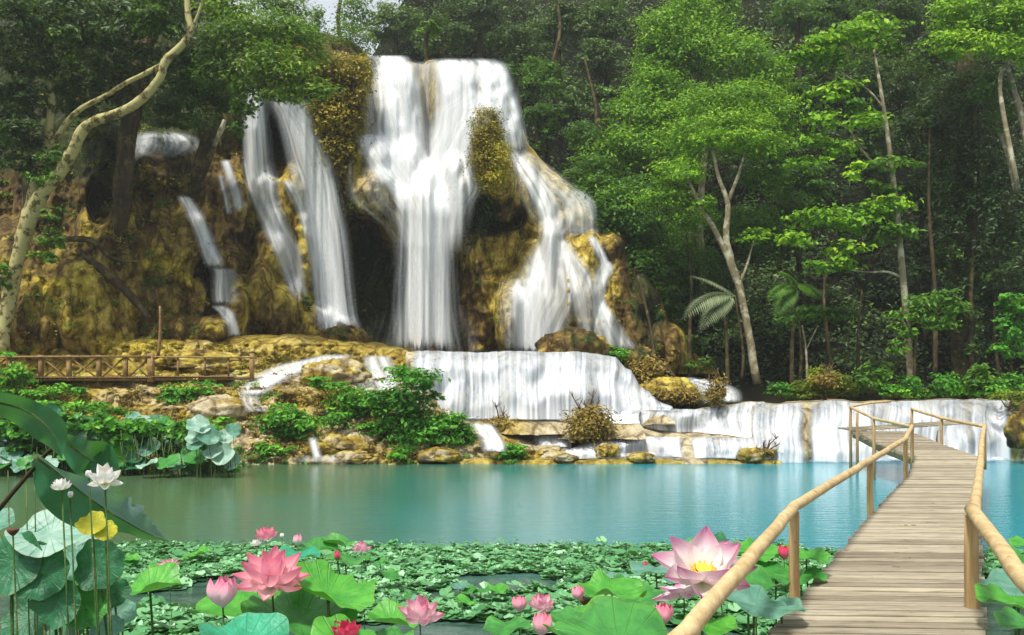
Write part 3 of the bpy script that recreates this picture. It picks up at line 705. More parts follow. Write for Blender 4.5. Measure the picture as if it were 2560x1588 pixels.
tier2('rock_ledge', 'lowest wet step right of the dry bushes', [(560, 452, 34.2, 458, 33.6), (580, 446, 34.3, 458, 33.5), (600, 440, 34.3, 458, 33.4), (650, 438, 34.2, 457, 33.4), (700, 438, 34.2, 457, 33.4), (762, 438, 34.2, 459, 33.4), (775, 440, 34.2, 461, 33.4)],
      'lowest little waterfall spilling over a step above the turquoise pool', seed=4, wd=1.2, water=((.02, .56), (.62, 1)), back=1.4)
tier2('rock_ledge', 'small wet step between two dry bushes', [(468, 424, 36.4, 450, 34.6), (500, 423, 36.0, 448, 34.6), (514, 422, 35.8, 447, 34.6), (566, 422, 35.8, 447, 34.6), (572, 424, 35.8, 449, 34.6)],
      'small waterfall of short strands left of the brown dry bush', seed=5, wd=1.15, water=((.05, .30), (.44, 1)), back=2)
tier2('rock_ledge', 'thin ledge at the foot of the broad curtain waterfall', [(556, 414, 36.4, 424, 35.8), (600, 413, 36.3, 423, 35.6), (640, 412, 36.3, 423, 35.4)],
      'short trickles at the right foot of the broad curtain', seed=6, wd=1.1, back=1.5)
# shelf at the pool edge
def shelf():
    xs = np.linspace(-2.5, 22, 160); ys = np.linspace(32.0, 34.6, 24); X, Y = np.meshgrid(xs, ys)
    e = 32.45 + .35 * fbm(X * .5, 0, 2, 3, 60)
    Z = -.4 + .52 * ss(e - .15, e + .2, Y) + .10 * fbm(X * 1.1, Y * 1.1, 1, 4, 61) + .1 * ss(33, 34.5, Y)
    Z = np.where(X > 10.2, Z - .7 * ss(10.2, 11, X), Z)
    mb = MB(); mb.grid(np.stack([X, Y, Z], -1)[:, ::-1], .66); o = mb.build('rock_shelf', M['rock']); o['kind'] = 'structure'
shelf()
def foam():
    for (ua, ub, v, y, lb) in [(770, 1012, 462, 33.3, 'white foam line on the pool under the long right cascade'), (566, 768, 458, 33.2, 'white foam under the lowest step of the middle cascade'), (452, 604, 420, 35.6, 'white foam at the foot of the broad curtain waterfall'), (508, 568, 448, 34.4, 'white foam under the small fall between the dry bushes')]:
        us = np.arange(ua, ub, 1.5); z = CH - (v - HV) / F * y; ys = np.linspace(y + .5, y - .8, 8); U, Y = np.meshgrid(us, ys)
        f = np.linspace(1, 0, 8)[:, None] * np.clip(.65 + .9 * fbm(U * .08, Y * 2, 0, 3, 90), 0, 1) * np.clip(np.minimum(U - ua, ub - U) / 8, 0, 1)
        Z = z + .03 + .06 * np.clip(fbm(U * .2, Y * 3, 0, 3, 91), 0, 1) + .12 * np.linspace(1, 0, 8)[:, None] ** 2
        mb = MB(); mb.grid(np.stack([(U - HU) / F * y, Y, Z], -1)[:, ::-1], np.clip(f, 0, .95)[:, ::-1]); o = mb.build('foam', M['fall_blue']); tag(o, lb, 'foam', kind='stuff')
foam()
BW = lambda U, V: Db(U, V)
waterfall('pale stream running down over the left rocks below the mossy ledge', [
    ([(355, 325, 352), (360, 305, 340), (366, 280, 318), (374, 262, 296), (384, 248, 276), (396, 241, 258)], dict(dens=.8, off=.2, cum=False)),
    ([(396, 242, 256), (404, 244, 258), (412, 250, 268)], dict(dens=.6, off=.2, cum=False))], D=BW, cum=False)
waterfall('short streaked fall beside the top of the green sapling', [
    ([(356, 366, 388), (366, 368, 392), (378, 374, 396), (392, 382, 398)], dict(dens=.72, off=.35, cum=False)),
    ([(372, 352, 378), (384, 358, 390), (396, 366, 394)], dict(dens=.4, off=.35, cum=False))], D=BW, cum=False)
waterfall('tiny white spout at the pool edge below the left shrubs', [
    ([(438, 310, 316), (448, 312, 318), (458, 315, 321)], dict(dens=.95, off=.3, cum=False)),
    ([(456, 300, 340), (462, 296, 345)], dict(dens=.5, off=.25, cum=False))], D=BW, cum=False)
waterfall('white slide between the sapling thicket and the small round shrub', [
    ([(424, 472, 490), (432, 478, 496), (442, 484, 502), (452, 484, 504)], dict(dens=.85, off=.3, cum=False))], D=lambda U, V: Db(U, V) - .9, cum=False)
waterfall('low pale water slide above the dry twigs on the right terrace', [
    ([(378, 664, 690), (382, 680, 715), (390, 700, 734), (402, 706, 738)], dict(dens=.7, off=.1, cum=False))], D=lambda U, V: 39.9 + 0 * U - (V - 378) * .12, cum=False)

# boulders
def boulder(label, u, v, ru, rv, y, tint=.5, seed=0, flat=1.0):
    s = y / F; th = np.linspace(0, math.pi, 34)[:, None]; ph = np.linspace(0, 2 * math.pi, 64, endpoint=False)[None]
    d = np.stack([np.sin(th) * np.cos(ph), np.sin(th) * np.sin(ph), np.cos(th) + 0 * ph], -1)
    n = 1 + .32 * fbm(d[..., 0] * 1.6 + seed, d[..., 1] * 1.6, d[..., 2] * 1.6, 5) + .16 * fbm(d[..., 0] * 6 + seed, d[..., 1] * 6, d[..., 2] * 6, 3)
    G = d * n[..., None] * np.array([ru * s, ru * s * .8 * flat, rv * s])
    G[..., 2] = np.maximum(G[..., 2], -rv * s * .55)
    tt = np.clip(tint + .08 + .45 * fbm(d[..., 0] * 2 + seed, d[..., 1] * 2, d[..., 2] * 2, 3, 9), .05, 1)
    mb = MB(); mb.grid(G[::-1] + np.array(P(u, v, y)), tt[::-1], closed=True)
    o = mb.build('boulder', M['rock'], origin=P(u, v + rv * .5, y)); tag(o, label, 'rock')
boulder('dark mossy mound at the foot of the right-hand fan waterfall', 574, 352, 36, 24, 39.6, .22, 1)
boulder('green mossy boulder under the curved waterfall', 344, 340, 24, 15, 41, .28, 2)
boulder('yellow boulder right of the broad curtain waterfall', 668, 392, 30, 16, 38.2, .5, 3)
boulder('brown mossy rock under the bank at the right end of the broad curtain', 640, 372, 18, 26, 39.5, .26, 4)
boulder('golden mossy rock at the right edge beyond the boardwalk', 1036, 430, 25, 34, 32.5, .22, 5)
boulder('golden boulder at the pool edge below the lowest right falls', 607, 452, 13, 9, 33.2, 0.62, 6)
boulder('long low golden rock at the pool edge left of the dry twigs', 640, 458, 16, 6, 33.0, 0.67, 7)
boulder('rounded ochre rock holding the twiggy plant near the boardwalk', 752, 456, 16, 9, 33.0, 0.62, 8)
boulder('round golden rock at the pool edge in the middle', 440, 456, 24, 9, 33.0, 0.68, 9)
boulder('cream rock at the pool edge near the little white spout', 355, 458, 22, 8, 33.0, 0.72, 10)
boulder('brown textured rock left of the broad curtain waterfall', 335, 376, 36, 17, 37.6, 0.72, 11)
boulder('domed rock hung with dry moss near the pool edge', 350, 444, 38, 16, 34.2, 0.68, 12)
boulder('ochre rock under the small dry bush left of centre', 502, 432, 17, 14, 35.0, .45, 13)
boulder('dark rock shelf behind the wooden railing', 200, 362, 44, 12, 39.2, .42, 14)
boulder('yellow boulder behind the right part of the railing', 212, 370, 28, 10, 38.6, .52, 15)
boulder('pale golden rock between the left shrubs', 220, 412, 34, 16, 35.6, 0.74, 16)
boulder('low flat boulder by the small round shrub', 560, 458, 18, 6, 33.0, 0.72, 17)

# ------------------------------------------------------------------ thin moist air
def haze():
    mb = MB(); x0, x1, y0, y1, z0, z1 = -130, 130, -30, 125, -2.6, 60
    c = np.array([(x0, y0, z0), (x1, y0, z0), (x1, y1, z0), (x0, y1, z0), (x0, y0, z1), (x1, y0, z1), (x1, y1, z1), (x0, y1, z1)])
    mb.add(c, [[0, 3, 2, 1], [4, 5, 6, 7], [0, 1, 5, 4], [1, 2, 6, 5], [2, 3, 7, 6], [3, 0, 4, 7]])
    m, n, out = mat('moist_air'); v = nd(n, 'ShaderNodeVolumePrincipled'); v.inputs['Color'].default_value = (.9, .95, .95, 1); v.inputs['Density'].default_value = .0006; v.inputs['Anisotropy'].default_value = .2
    n.links.new(v.outputs[0], out.inputs[1]); o = mb.build('haze', m, smooth=False); o['kind'] = 'stuff'; o['label'] = 'thin moist air'; o['category'] = 'haze'
HAZE = True
if HAZE: haze()
#SECTION:veg
# ------------------------------------------------------------------ far forest mass on the hills
def hill_leaves(name, n, region, leafm, size, label, seed=0, tint=.45):
    mb = MB(); dg = bpy.context.evaluated_depsgraph_get(); dg.update()
    gnd = bpy.data.objects['ground']
    for i in range(n):
        u = random.uniform(*region[0]); v = random.uniform(*region[1])
        d = Vector(((u - HU) / F, 1, -(v - HV) / F)).normalized()
        ok, loc, nr, _ = gnd.ray_cast(Vector((0, 0, CH)), d)
        if not ok or loc.y > 130 or loc.y < 42: continue
        if loc.y < 58 and 0 < u < 640 and v > 60: continue
        r = random.uniform(1.6, 3.6)
        k = 1.0 if random.random() < .7 else .6
        clump(mb, loc + nr * r * .45 + Vector((0, -random.uniform(0, 2.5), 0)), (r, r, r * random.uniform(.55, .9)), 170 * r * r / 6 * k, size, tint - (.22 if u > 780 and v > 60 else 0) + random.gauss(0, .16), jit=.2)  # leaves darker on the right: deep forest shade put into the tint
    o = mb.build(name, leafm, smooth=False); o['kind'] = 'stuff'; o['label'] = label; o['category'] = 'forest'
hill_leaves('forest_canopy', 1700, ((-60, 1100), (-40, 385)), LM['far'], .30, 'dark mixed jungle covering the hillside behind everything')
# dim trunks and vines standing in the dark under-storey on the right
vine_spots = [(625, 392, 600, 250, 47), (655, 390, 650, 270, 48), (690, 388, 686, 230, 46), (728, 388, 722, 300, 45), (792, 390, 786, 270, 46), (832, 388, 828, 250, 47), (858, 390, 862, 290, 45), (935, 386, 930, 120, 44), (972, 386, 978, 90, 44.5), (1000, 386, 998, 200, 46), (600, 200, 585, 60, 56), (560, 120, 552, -20, 60)]
for i, (u0, v0, u1, v1, y) in enumerate(vine_spots):
    mb = MB(); k = random.uniform(1.3, 2.6)
    p, r = pxpath([(u0, v0, y, k * 1.4), ((u0 * 2 + u1) / 3 + random.uniform(-6, 6), (v0 * 2 + v1) / 3, y, k), ((u0 + 2 * u1) / 3 + random.uniform(-6, 6), (v0 + 2 * v1) / 3, y + .5, k * .8), (u1, v1, y + 1, k * .5)])
    mb.tube(p, r, 7, rough=.1)
    o = mb.build('tree_trunk', M['bark_brown'], origin=p[0]); tag(o, 'thin bare brown trunk rising out of the dark under-storey on the right', 'tree', 'bare under-storey trunks')

# ------------------------------------------------------------------ right-hand trees
px_tree('jungle_tree', 'tallest feathery bright green tree at the top centre-right of the hillside', 'tree', (700, 330, 56),
    [[(705, 330, 56, 4), (700, 220, 56, 3.5), (706, 120, 56, 3), (690, 40, 56, 2)], [(706, 120, 56, 2.5), (735, 80, 56, 1.5), (745, 50, 56, 1)]],
    [(664, 34, 26, 24, 55), (690, 20, 30, 24, 56, .6), (712, 50, 30, 26, 55), (742, 60, 30, 24, 54, .6), (765, 78, 26, 22, 54), (670, 62, 26, 18, 55, .4), (650, 58, 16, 16, 55, .4), (725, 8, 16, 16, 57, .4)],
    LM['bright'], M['bark_pale'], .23, 1.0, tintbase=.55)
px_tree('jungle_tree', 'dense rounded green tree on the slope just right of the cliff top', 'tree', (648, 300, 54),
    [[(650, 300, 54, 4), (648, 200, 54, 3), (655, 110, 54, 2)]],
    [(655, 92, 30, 20, 53, .5), (632, 118, 28, 18, 52, .5), (668, 122, 30, 20, 52, .6), (640, 148, 32, 18, 51, .5), (690, 108, 26, 20, 53, .5), (612, 160, 28, 20, 51, .42), (672, 160, 26, 18, 51, .45), (655, 72, 20, 12, 54, .4)],
    LM['bright'], M['bark_dark'], .22, 1.0, tintbase=.5)
px_tree('jungle_tree', 'low spreading green tree leaning over the slope beside the right waterfalls', 'tree', (610, 330, 50),
    [[(620, 330, 50, 3), (612, 260, 50, 2.5), (606, 200, 50, 2)]],
    [(598, 195, 26, 18, 49, .5), (622, 205, 28, 18, 48, .6), (588, 170, 20, 14, 50, .42), (640, 190, 24, 16, 49, .45), (604, 222, 26, 16, 48, .4), (640, 228, 28, 16, 48, .4), (585, 138, 18, 16, 52, .35)],
    LM['mid'], M['bark_dark'], .22, 1.0, tintbase=.5)
px_tree('jungle_tree', 'forked pale-limbed tree with wide bright crown in the middle of the slope', 'tree', (756, 382, 43),
    [[(757, 384, 43, 4), (748, 330, 43, 3.8), (740, 290, 43, 3.8), (731, 262, 43, 4), (726, 235, 43, 3.2), (728, 205, 43, 2.6), (718, 175, 43, 2), (713, 150, 43, 1.4)],
     [(733, 268, 43, 3), (716, 232, 43, 2.6), (700, 205, 43, 2), (688, 178, 43, 1.2)], [(729, 200, 43, 2), (740, 170, 43.2, 1.6), (746, 148, 43, 1)], [(738, 286, 43, 1.8), (746, 268, 43, 1.3), (754, 240, 43, .8)]],
    [(735, 130, 38, 18, 44, .62), (700, 140, 34, 20, 45, .5), (762, 150, 28, 18, 44, .5), (680, 175, 28, 14, 45, .6), (776, 120, 24, 20, 46, .5), (748, 100, 34, 18, 47, .55), (712, 105, 28, 16, 47, .5), (668, 200, 28, 12, 45, .45), (690, 220, 24, 12, 45, .5), (765, 180, 24, 12, 45, .35), (713, 140, 18, 10, 42.6, .6), (748, 140, 18, 10, 42.6, .6), (686, 172, 16, 9, 42.6, .6), (754, 236, 14, 8, 42.8, .5), (704, 205, 14, 7, 42.6, .5)],
    LM['bright'], M['bark_pale'], .18, 1.0)
px_tree('jungle_tree', 'dark green tree filling the slope behind the forked tree', 'tree', (700, 372, 50),
    [[(690, 372, 50, 4), (696, 280, 50, 3), (690, 230, 50, 2)]],
    [(640, 270, 30, 20, 48, .4), (665, 250, 34, 20, 49, .45), (700, 270, 34, 20, 49, .35), (745, 225, 34, 18, 48, .4), (770, 245, 30, 20, 48, .3), (630, 250, 20, 22, 49, .35), (790, 210, 26, 18, 49, .35), (680, 300, 30, 16, 48, .2), (720, 310, 36, 16, 48, .2)],
    LM['mid'], M['bark_dark'], .21, .9, tintbase=.4)
px_tree('slender_tree', 'slender tree with one long pale trunk and large light green leaf sprays', 'tree', (910, 380, 40),
    [[(911, 382, 40, 3.4), (908, 340, 40, 3.3), (904, 290, 40, 3.2), (899, 235, 40, 3), (893, 180, 40, 2.6), (887, 130, 40, 2), (880, 85, 40, 1.6), (874, 50, 40.5, 1)],
     [(892, 172, 40, 1.8), (876, 165, 40, 1.4), (862, 150, 40, 1.1), (850, 130, 40, .8)], [(902, 278, 40, 1.6), (888, 272, 40, 1.2), (866, 272, 40, .8), (840, 268, 40, .6)], [(885, 110, 40, 1.3), (868, 90, 40, 1), (845, 75, 40, .6)]],
    [(822, 45, 22, 10, 40, 0.63), (848, 38, 28, 12, 40, 0.58), (868, 28, 24, 12, 41, 0.53), (800, 58, 22, 9, 40, 0.53), (884, 45, 18, 10, 41, 0.33), (835, 62, 24, 10, 40.5, 0.38),
     (840, 88, 22, 9, 40, 0.63), (818, 98, 20, 8, 40, 0.58), (832, 120, 24, 8, 40, 0.53), (858, 108, 16, 9, 40, 0.43), (868, 122, 18, 9, 39.5, 0.63), (812, 140, 22, 8, 40, 0.48), (838, 146, 22, 8, 40, 0.53), (805, 162, 18, 7, 40, 0.38), (856, 172, 14, 8, 39.5, 0.78),
     (895, 165, 20, 7, 39.5, 0.38), (822, 218, 30, 12, 39.5, 0.58), (800, 238, 20, 10, 39.5, 0.48), (848, 225, 24, 12, 39.5, 0.58), (870, 212, 24, 10, 39.5, 0.43), (845, 252, 20, 10, 39.4, 0.63), (890, 205, 22, 10, 39.5, 0.63), (895, 235, 22, 12, 39.5, 0.33), (826, 268, 24, 7, 39.5, 0.43), (880, 190, 16, 8, 40, 0.38)],
    LM['bright'], M['bark_pale'], .27, .8, aspect=.62, jit=.30, core=.3)
px_tree('young_tree', 'young leafy tree with drooping sprays at the foot of the slender trunk', 'tree', (912, 384, 39),
    [[(914, 384, 39, 1.6), (916, 340, 39, 1.3), (925, 305, 39, 1)], [(916, 345, 39, 1.2), (905, 320, 39, .8), (898, 310, 39, .5)]],
    [(930, 302, 24, 9, 39, .6), (950, 310, 16, 9, 39, .55), (915, 315, 22, 9, 38.8, .6), (900, 330, 14, 9, 38.8, .6), (932, 325, 22, 8, 39, .45), (897, 345, 12, 7, 38.8, .65), (945, 295, 14, 7, 39, .45)],
    LM['mid'], M['bark_brown'], .24, .75, aspect=.55, jit=.3, core=.3)
px_tree('jungle_tree', 'vivid yellow-green tree overhanging the top right corner', 'tree', (1040, 330, 42),
    [[(1045, 340, 42, 5), (1040, 220, 42, 4), (1022, 120, 42, 3), (1005, 60, 42, 2)], [(1008, 60, 42, 2.4), (1000, 90, 41.5, 2), (1018, 190, 41, 3.0)], [(1005, 62, 42, 1.6), (1030, 72, 42, 1)], [(990, 60, 42, 1.2), (972, 48, 42, .7)]],
    [(952, 18, 22, 16, 42, .7), (975, 8, 28, 18, 42.5, .6), (1000, 25, 28, 18, 42, .6), (945, 42, 20, 12, 41.5, .75), (972, 44, 28, 10, 41.5, .8), (1003, 48, 24, 10, 41.5, .75), (1020, 15, 18, 24, 41.5, .7), (958, 52, 18, 7, 41.2, .7), (1018, 58, 16, 10, 41, .7), (985, 30, 24, 12, 42, .5)],
    LM['bright'], M['bark_pale'], .22, 1.0)
px_tree('vine_tree', 'huge trunk wrapped in dark green creepers on the right', 'tree', (966, 384, 46),
    [[(965, 386, 46, 13), (962, 300, 46, 10), (964, 200, 46, 9), (966, 100, 46, 8), (960, -20, 46, 7)]],
    [(945, 110, 22, 28, 45, .4), (975, 90, 24, 24, 45, .42), (955, 160, 24, 30, 45, .38), (982, 150, 20, 30, 45, .45), (945, 215, 18, 30, 45, .35), (975, 215, 22, 30, 44.8, .4), (995, 190, 16, 26, 45, .4), (985, 265, 20, 26, 44.8, .42), (1010, 240, 16, 30, 44.5, .4), (920, 130, 24, 24, 46, .3), (960, 300, 14, 26, 44.8, .5), (972, 340, 12, 22, 44.8, .4), (950, 260, 12, 22, 44.8, .5), (910, 85, 26, 20, 47, .3)],
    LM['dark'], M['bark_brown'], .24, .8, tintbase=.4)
px_tree('leaning_tree', 'straight leaning grey trunk left of the dark gap near the right edge', 'tree', (1020, 200, 43),
    [[(1017, 192, 43, 3.4), (1010, 160, 43, 3.2), (1000, 128, 43, 3), (994, 100, 43.2, 2.5)]], [(992, 92, 20, 22, 43, .4), (1000, 118, 12, 14, 42.6, .4)], LM['mid'], M['bark_pale'], .24, .8)
px_tree('leaning_tree', 'thin leaning trunk at the right edge under the vivid corner tree', 'tree', (1024, 130, 42.5),
    [[(1032, 140, 42.4, 3), (1022, 112, 42.4, 2.8), (1012, 84, 42.4, 2.4), (1007, 62, 42.4, 1.6)]], None, None, M['bark_pale'])
px_tree('young_tree', 'dark green young tree touching the right edge above the bank', 'tree', (1010, 382, 38.5),
    [[(1012, 384, 38.5, 1.6), (1010, 340, 38.5, 1.2), (1012, 300, 38.5, .8)]],
    [(1012, 305, 14, 14, 38.5, .5), (1004, 330, 14, 12, 38.3, .45), (1018, 340, 14, 14, 38.5, .5), (1002, 352, 12, 10, 38.3, .5), (1020, 312, 10, 12, 38, .6)],
    LM['shrub'], M['bark_brown'], .22, .8, aspect=.6)
px_tree('young_tree', 'small thin-stemmed tree with a flat blue-green crown in the shade', 'tree', (806, 386, 41),
    [[(808, 388, 41, 1.4), (806, 350, 41, 1.1), (802, 325, 41, .8)], [(806, 350, 41, .8), (818, 325, 41, .5)]],
    [(805, 312, 22, 7, 41, .4), (825, 318, 20, 6, 41, .35), (790, 322, 14, 6, 41, .4), (842, 312, 16, 6, 41, .3)], LM['mid'], M['bark_pale'], .2, .8, jit=.3)
def palm(label, base, fronds, leafm, bark=M['bark_brown']):
    t = thing('palm', label, 'palm', P(*base))
    mb = MB(); p, r = pxpath([(base[0], base[1], base[2], 2), (base[0] + 1, base[1] - 30, base[2], 1.4), (fronds[0][0], fronds[0][1], base[2], 1)]); mb.tube(p, r, 6); mb.build('trunk', bark, t)
    for (u0, v0, u1, v1, sag, w_) in fronds:
        y = base[2]; mb = MB(); n = 15
        a = PV(u0, v0, y); b = PV(u1, v1, y - 1.2); c = (a + b) / 2 + Vector((0, 0, sag * y / F))
        path = [a.lerp(c, s).lerp(c.lerp(b, s), s) for s in np.linspace(0, 1, n)]
        mb.tube(path, list(np.linspace(.035, .008, n)), 5)
        for i in range(2, n):
            d = (path[i] - path[i - 1]).normalized(); sd_ = d.cross(Vector((0, -.5, 1))).normalized(); L = w_ * y / F * math.sin(math.pi * (i / n) ** .7 * .95 + .1)
            for s in (-1, 1):
                for jj in range(2):
                    p0 = path[i] - d * (.5 * jj) * (path[i] - path[i - 1]).length
                    tip = p0 + sd_ * s * L + d * L * .55 + Vector((0, 0, -L * .35)); m_ = p0.lerp(tip, .45) + Vector((0, 0, L * .08)); wv = d * L * .09
                    mb.add([p0, m_ - wv, tip, m_ + wv], [[0, 1, 2, 3]], random.uniform(.4, .8))
        mb.build('frond', leafm, t, smooth=False)
LM['palm_pale'] = leaf_mat('leaf_palm_pale', [(0, (.10, .14, .06)), (1, (.30, .36, .2))], .2)
palm('pale grey-green palm frond hanging in the shade beside the forked trunk', (742, 380, 42.5), [(735, 296, 684, 318, 22, 16), (735, 296, 700, 330, 16, 14), (735, 296, 690, 276, 8, 10)], LM['palm_pale'])
palm('small dim palm in the shade under the slender tree', (800, 380, 43), [(796, 285, 768, 300, 12, 12), (796, 285, 822, 300, 12, 12), (796, 285, 780, 272, 8, 10), (796, 285, 775, 318, 10, 12)], LM['mid'])
# generic trees filling the slope, one crown each
def filler(i, u, v, ru, rv, y, lm, bark, tint, size):
    cl = [(u, v, ru * .6, rv * .6, y, tint)]
    for k in range(5):
        a = k / 5 * 6.28 + random.random(); cl.append((u + math.cos(a) * ru * .6, v + math.sin(a) * rv * .55, ru * random.uniform(.32, .5), rv * random.uniform(.3, .45), y - math.sin(a) * .8 * 0 - random.uniform(-1, 1), tint + random.gauss(0, .08)))
    t = px_tree('jungle_tree', 'dusky green jungle tree among its like on the shaded hillside', 'tree', (u, v + rv + 60, y),
        [[(u, v + rv + 60, y, 3), (u + random.uniform(-5, 5), v + rv, y, 2.4), (u, v, y, 1.4)]], cl, lm, bark, size, .85, group='trees of the shaded hillside')
for i, (u, v, ru, rv, y, k, tn) in enumerate([
    (395, 25, 34, 26, 66, 'far', .7), (440, 35, 30, 22, 64, 'far', .5), (480, 20, 34, 26, 68, 'far', .45), (520, 45, 30, 24, 62, 'far', .45), (562, 30, 34, 28, 64, 'far', .5), (605, 20, 30, 26, 63, 'far', .6), (600, 60, 28, 24, 62, 'far', .5),
    (430, 30, 14, 12, 58, 'bright', .35), (540, 82, 26, 28, 58, 'mid', .42), (545, 118, 22, 18, 57, 'mid', .4), (505, 75, 18, 14, 58, 'mid', .35), (575, 100, 24, 22, 58, 'far', .55), (530, 150, 18, 16, 56, 'dark', .5),
    (800, 15, 34, 22, 60, 'mid', .35), (850, 8, 34, 18, 60, 'mid', .3), (900, 20, 30, 28, 58, 'dark', .5), (925, 60, 26, 30, 55, 'dark', .5), (790, 95, 28, 26, 56, 'mid', .4), (865, 75, 30, 24, 54, 'dark', .5),
    (800, 185, 34, 26, 50, 'mid', .32), (870, 150, 34, 30, 51, 'dark', .45), (925, 190, 26, 34, 50, 'dark', .4), (575, 250, 16, 14, 53, 'dark', .4), (1000, 290, 30, 30, 47, 'dark', .4), (925, 260, 24, 26, 48, 'dark', .3), (610, 100, 22, 20, 57, 'far', .5), (580, 180, 20, 18, 56, 'dark', .5)]):
    filler(i, u, v, ru, rv, y, LM[k], M['bark_dark'], tn, .24)

# ------------------------------------------------------------------ trees over the left cliff
px_tree('lichen_tree', 'crooked yellow-lichened tree with twin limbs rising at the far left', 'tree', (2, 348, 37.6),
    [[(0, 352, 37.6, 8), (4, 325, 37.6, 7), (12, 285, 37.6, 6.6), (21, 245, 37.5, 6.6), (31, 214, 37.4, 8), (44, 192, 37.2, 6.4), (61, 171, 37, 6), (73, 150, 36.8, 5.6), (83, 130, 36.6, 5.2), (95, 121, 36.4, 4.8), (116, 114, 36.2, 4.5), (134, 105, 36, 4.4), (150, 91, 35.8, 4.2), (161, 76, 35.6, 3.8), (165, 62, 35.6, 4.2), (179, 48, 35.6, 3.8), (191, 32, 35.6, 3.2), (188, 15, 35.6, 3), (187, -10, 35.6, 2.6)],
     [(29, 216, 37.4, 5.5), (34, 190, 37.6, 5.2), (42, 168, 37.8, 4.6), (48, 145, 38, 4.2), (50, 119, 38, 4), (52, 100, 38, 3.6), (49, 80, 38, 2.8)],
     [(52, 145, 37.4, 3), (60, 132, 37.2, 2.8), (68, 121, 37, 2.8), (82, 108, 36.6, 2.6), (105, 96, 36.4, 2.4), (126, 83, 36, 2.3), (146, 73, 35.7, 2.4), (163, 64, 35.6, 2.4)],
     [(190, 35, 35.6, 2.2), (196, 20, 35.4, 1.6), (205, -5, 35.2, 1.2)], [(49, 84, 38, 1.6), (38, 66, 37.8, 1), (25, 52, 37.5, .7)], [(50, 84, 38, 1.6), (60, 70, 37.8, 1), (84, 76, 37.5, .6)]],
    [(50, 160, 18, 10, 37, .45), (42, 178, 14, 9, 36.8, .5), (62, 152, 10, 8, 37, .5), (20, 142, 22, 10, 37.5, .35), (52, 68, 20, 8, 37.6, .75, .5), (74, 62, 12, 5, 37.4, .8, .5), (88, 74, 10, 4, 37.4, .8, .4), (30, 60, 12, 5, 37.4, .7, .4), (50, 240, 12, 14, 37, .5), (45, 258, 14, 8, 37, .6), (52, 215, 10, 8, 37, .5)],
    LM['mid'], M['bark_lichen'], .20, .8)
px_tree('canopy_tree', 'sunlit leafy canopy hanging over the curved waterfall at upper left', 'tree', (215, 335, 40),
    [[(109, 288, 41.6, 2), (120, 230, 40.8, 7), (126, 170, 40, 8), (130, 110, 40, 7), (150, 40, 40, 5), (190, -20, 40, 4)], [(150, 30, 39, 2.5), (230, -8, 38, 2), (285, -20, 38, 1.5)]],
    [(235, 40, 30, 20, 37, .5), (262, 62, 28, 16, 36, .6), (290, 75, 24, 16, 36, .7), (315, 92, 20, 12, 36, .65), (225, 75, 28, 18, 37, .4), (255, 88, 26, 14, 36.5, .55), (285, 96, 18, 8, 36, .75), (205, 55, 26, 20, 37.5, .4), (240, 108, 14, 8, 36.5, .5), (270, 30, 30, 20, 37.5, .7), (300, 45, 26, 18, 37.5, .65), (230, 12, 30, 16, 38, .7), (195, 88, 20, 14, 37.6, .35), (238, 128, 8, 10, 36.5, .4)],
    LM['olive'], M['bark_brown'], .21, 1.0, jit=.26, core=.4)
px_tree('canopy_tree', 'airy yellow-green tree against the patch of white sky', 'tree', (340, 60, 52),
    [[(345, 60, 52, 2.5), (338, 20, 52, 2), (345, -20, 52, 1.5)]],
    [(355, 12, 16, 20, 51, .6), (352, 40, 18, 16, 50, .6), (290, 12, 26, 16, 50, .75), (305, 35, 18, 14, 49, .7), (330, 48, 22, 10, 49, .6), (270, 5, 20, 12, 49, .7), (318, 20, 7, 12, 49, .7)],
    LM['olive'], M['bark_brown'], .18, .8, jit=.3)
px_tree('canopy_tree', 'dark overhanging tree filling the top left corner', 'tree', (60, 345, 42),
    [[(20, 340, 42, 5), (30, 240, 42, 5), (25, 120, 42, 4), (40, -20, 42, 3)]],
    [(15, 20, 34, 22, 36, .35), (70, 15, 34, 20, 37, .4), (120, 25, 30, 20, 37, .45), (165, 15, 28, 20, 37, .5), (30, 60, 30, 20, 37, .35), (85, 55, 30, 22, 38, .35), (135, 60, 26, 20, 38, .4), (15, 100, 28, 20, 37, .35), (75, 95, 26, 20, 39, .3), (15, 135, 26, 16, 37, .4), (20, 165, 20, 10, 37, .35), (185, 75, 20, 22, 38, .4), (150, 20, 20, 14, 36, .65), (175, 110, 18, 16, 39, .3), (115, 90, 22, 14, 39, .3), (60, 35, 20, 8, 36, .65), (215, 100, 18, 16, 38.5, .3)],
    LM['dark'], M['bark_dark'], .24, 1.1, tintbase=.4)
px_tree('canopy_tree', 'shadowy tree behind the boulder slide at left', 'tree', (200, 200, 46),
    [[(125, 290, 41, 3), (118, 240, 41, 6), (124, 160, 41, 8), (135, 100, 41, 8), (140, 40, 41, 8)], [(184, 215, 44.2, 6), (200, 170, 42.6, 8), (210, 135, 42, 9), (215, 90, 42, 8)]],
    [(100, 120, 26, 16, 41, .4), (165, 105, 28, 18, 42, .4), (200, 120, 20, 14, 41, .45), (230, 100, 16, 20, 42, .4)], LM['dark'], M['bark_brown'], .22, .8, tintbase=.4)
log_ = MB(); p, r = pxpath([(214, 146, 41, 2.2), (220, 132, 41, 2.6), (225, 120, 41, 2)]); log_.tube(p, r, 8); tag(log_.build('broken_log', M['bark_pale'], origin=p[0]), 'short pale broken log sticking up beside the leaning brown trunk', 'log')
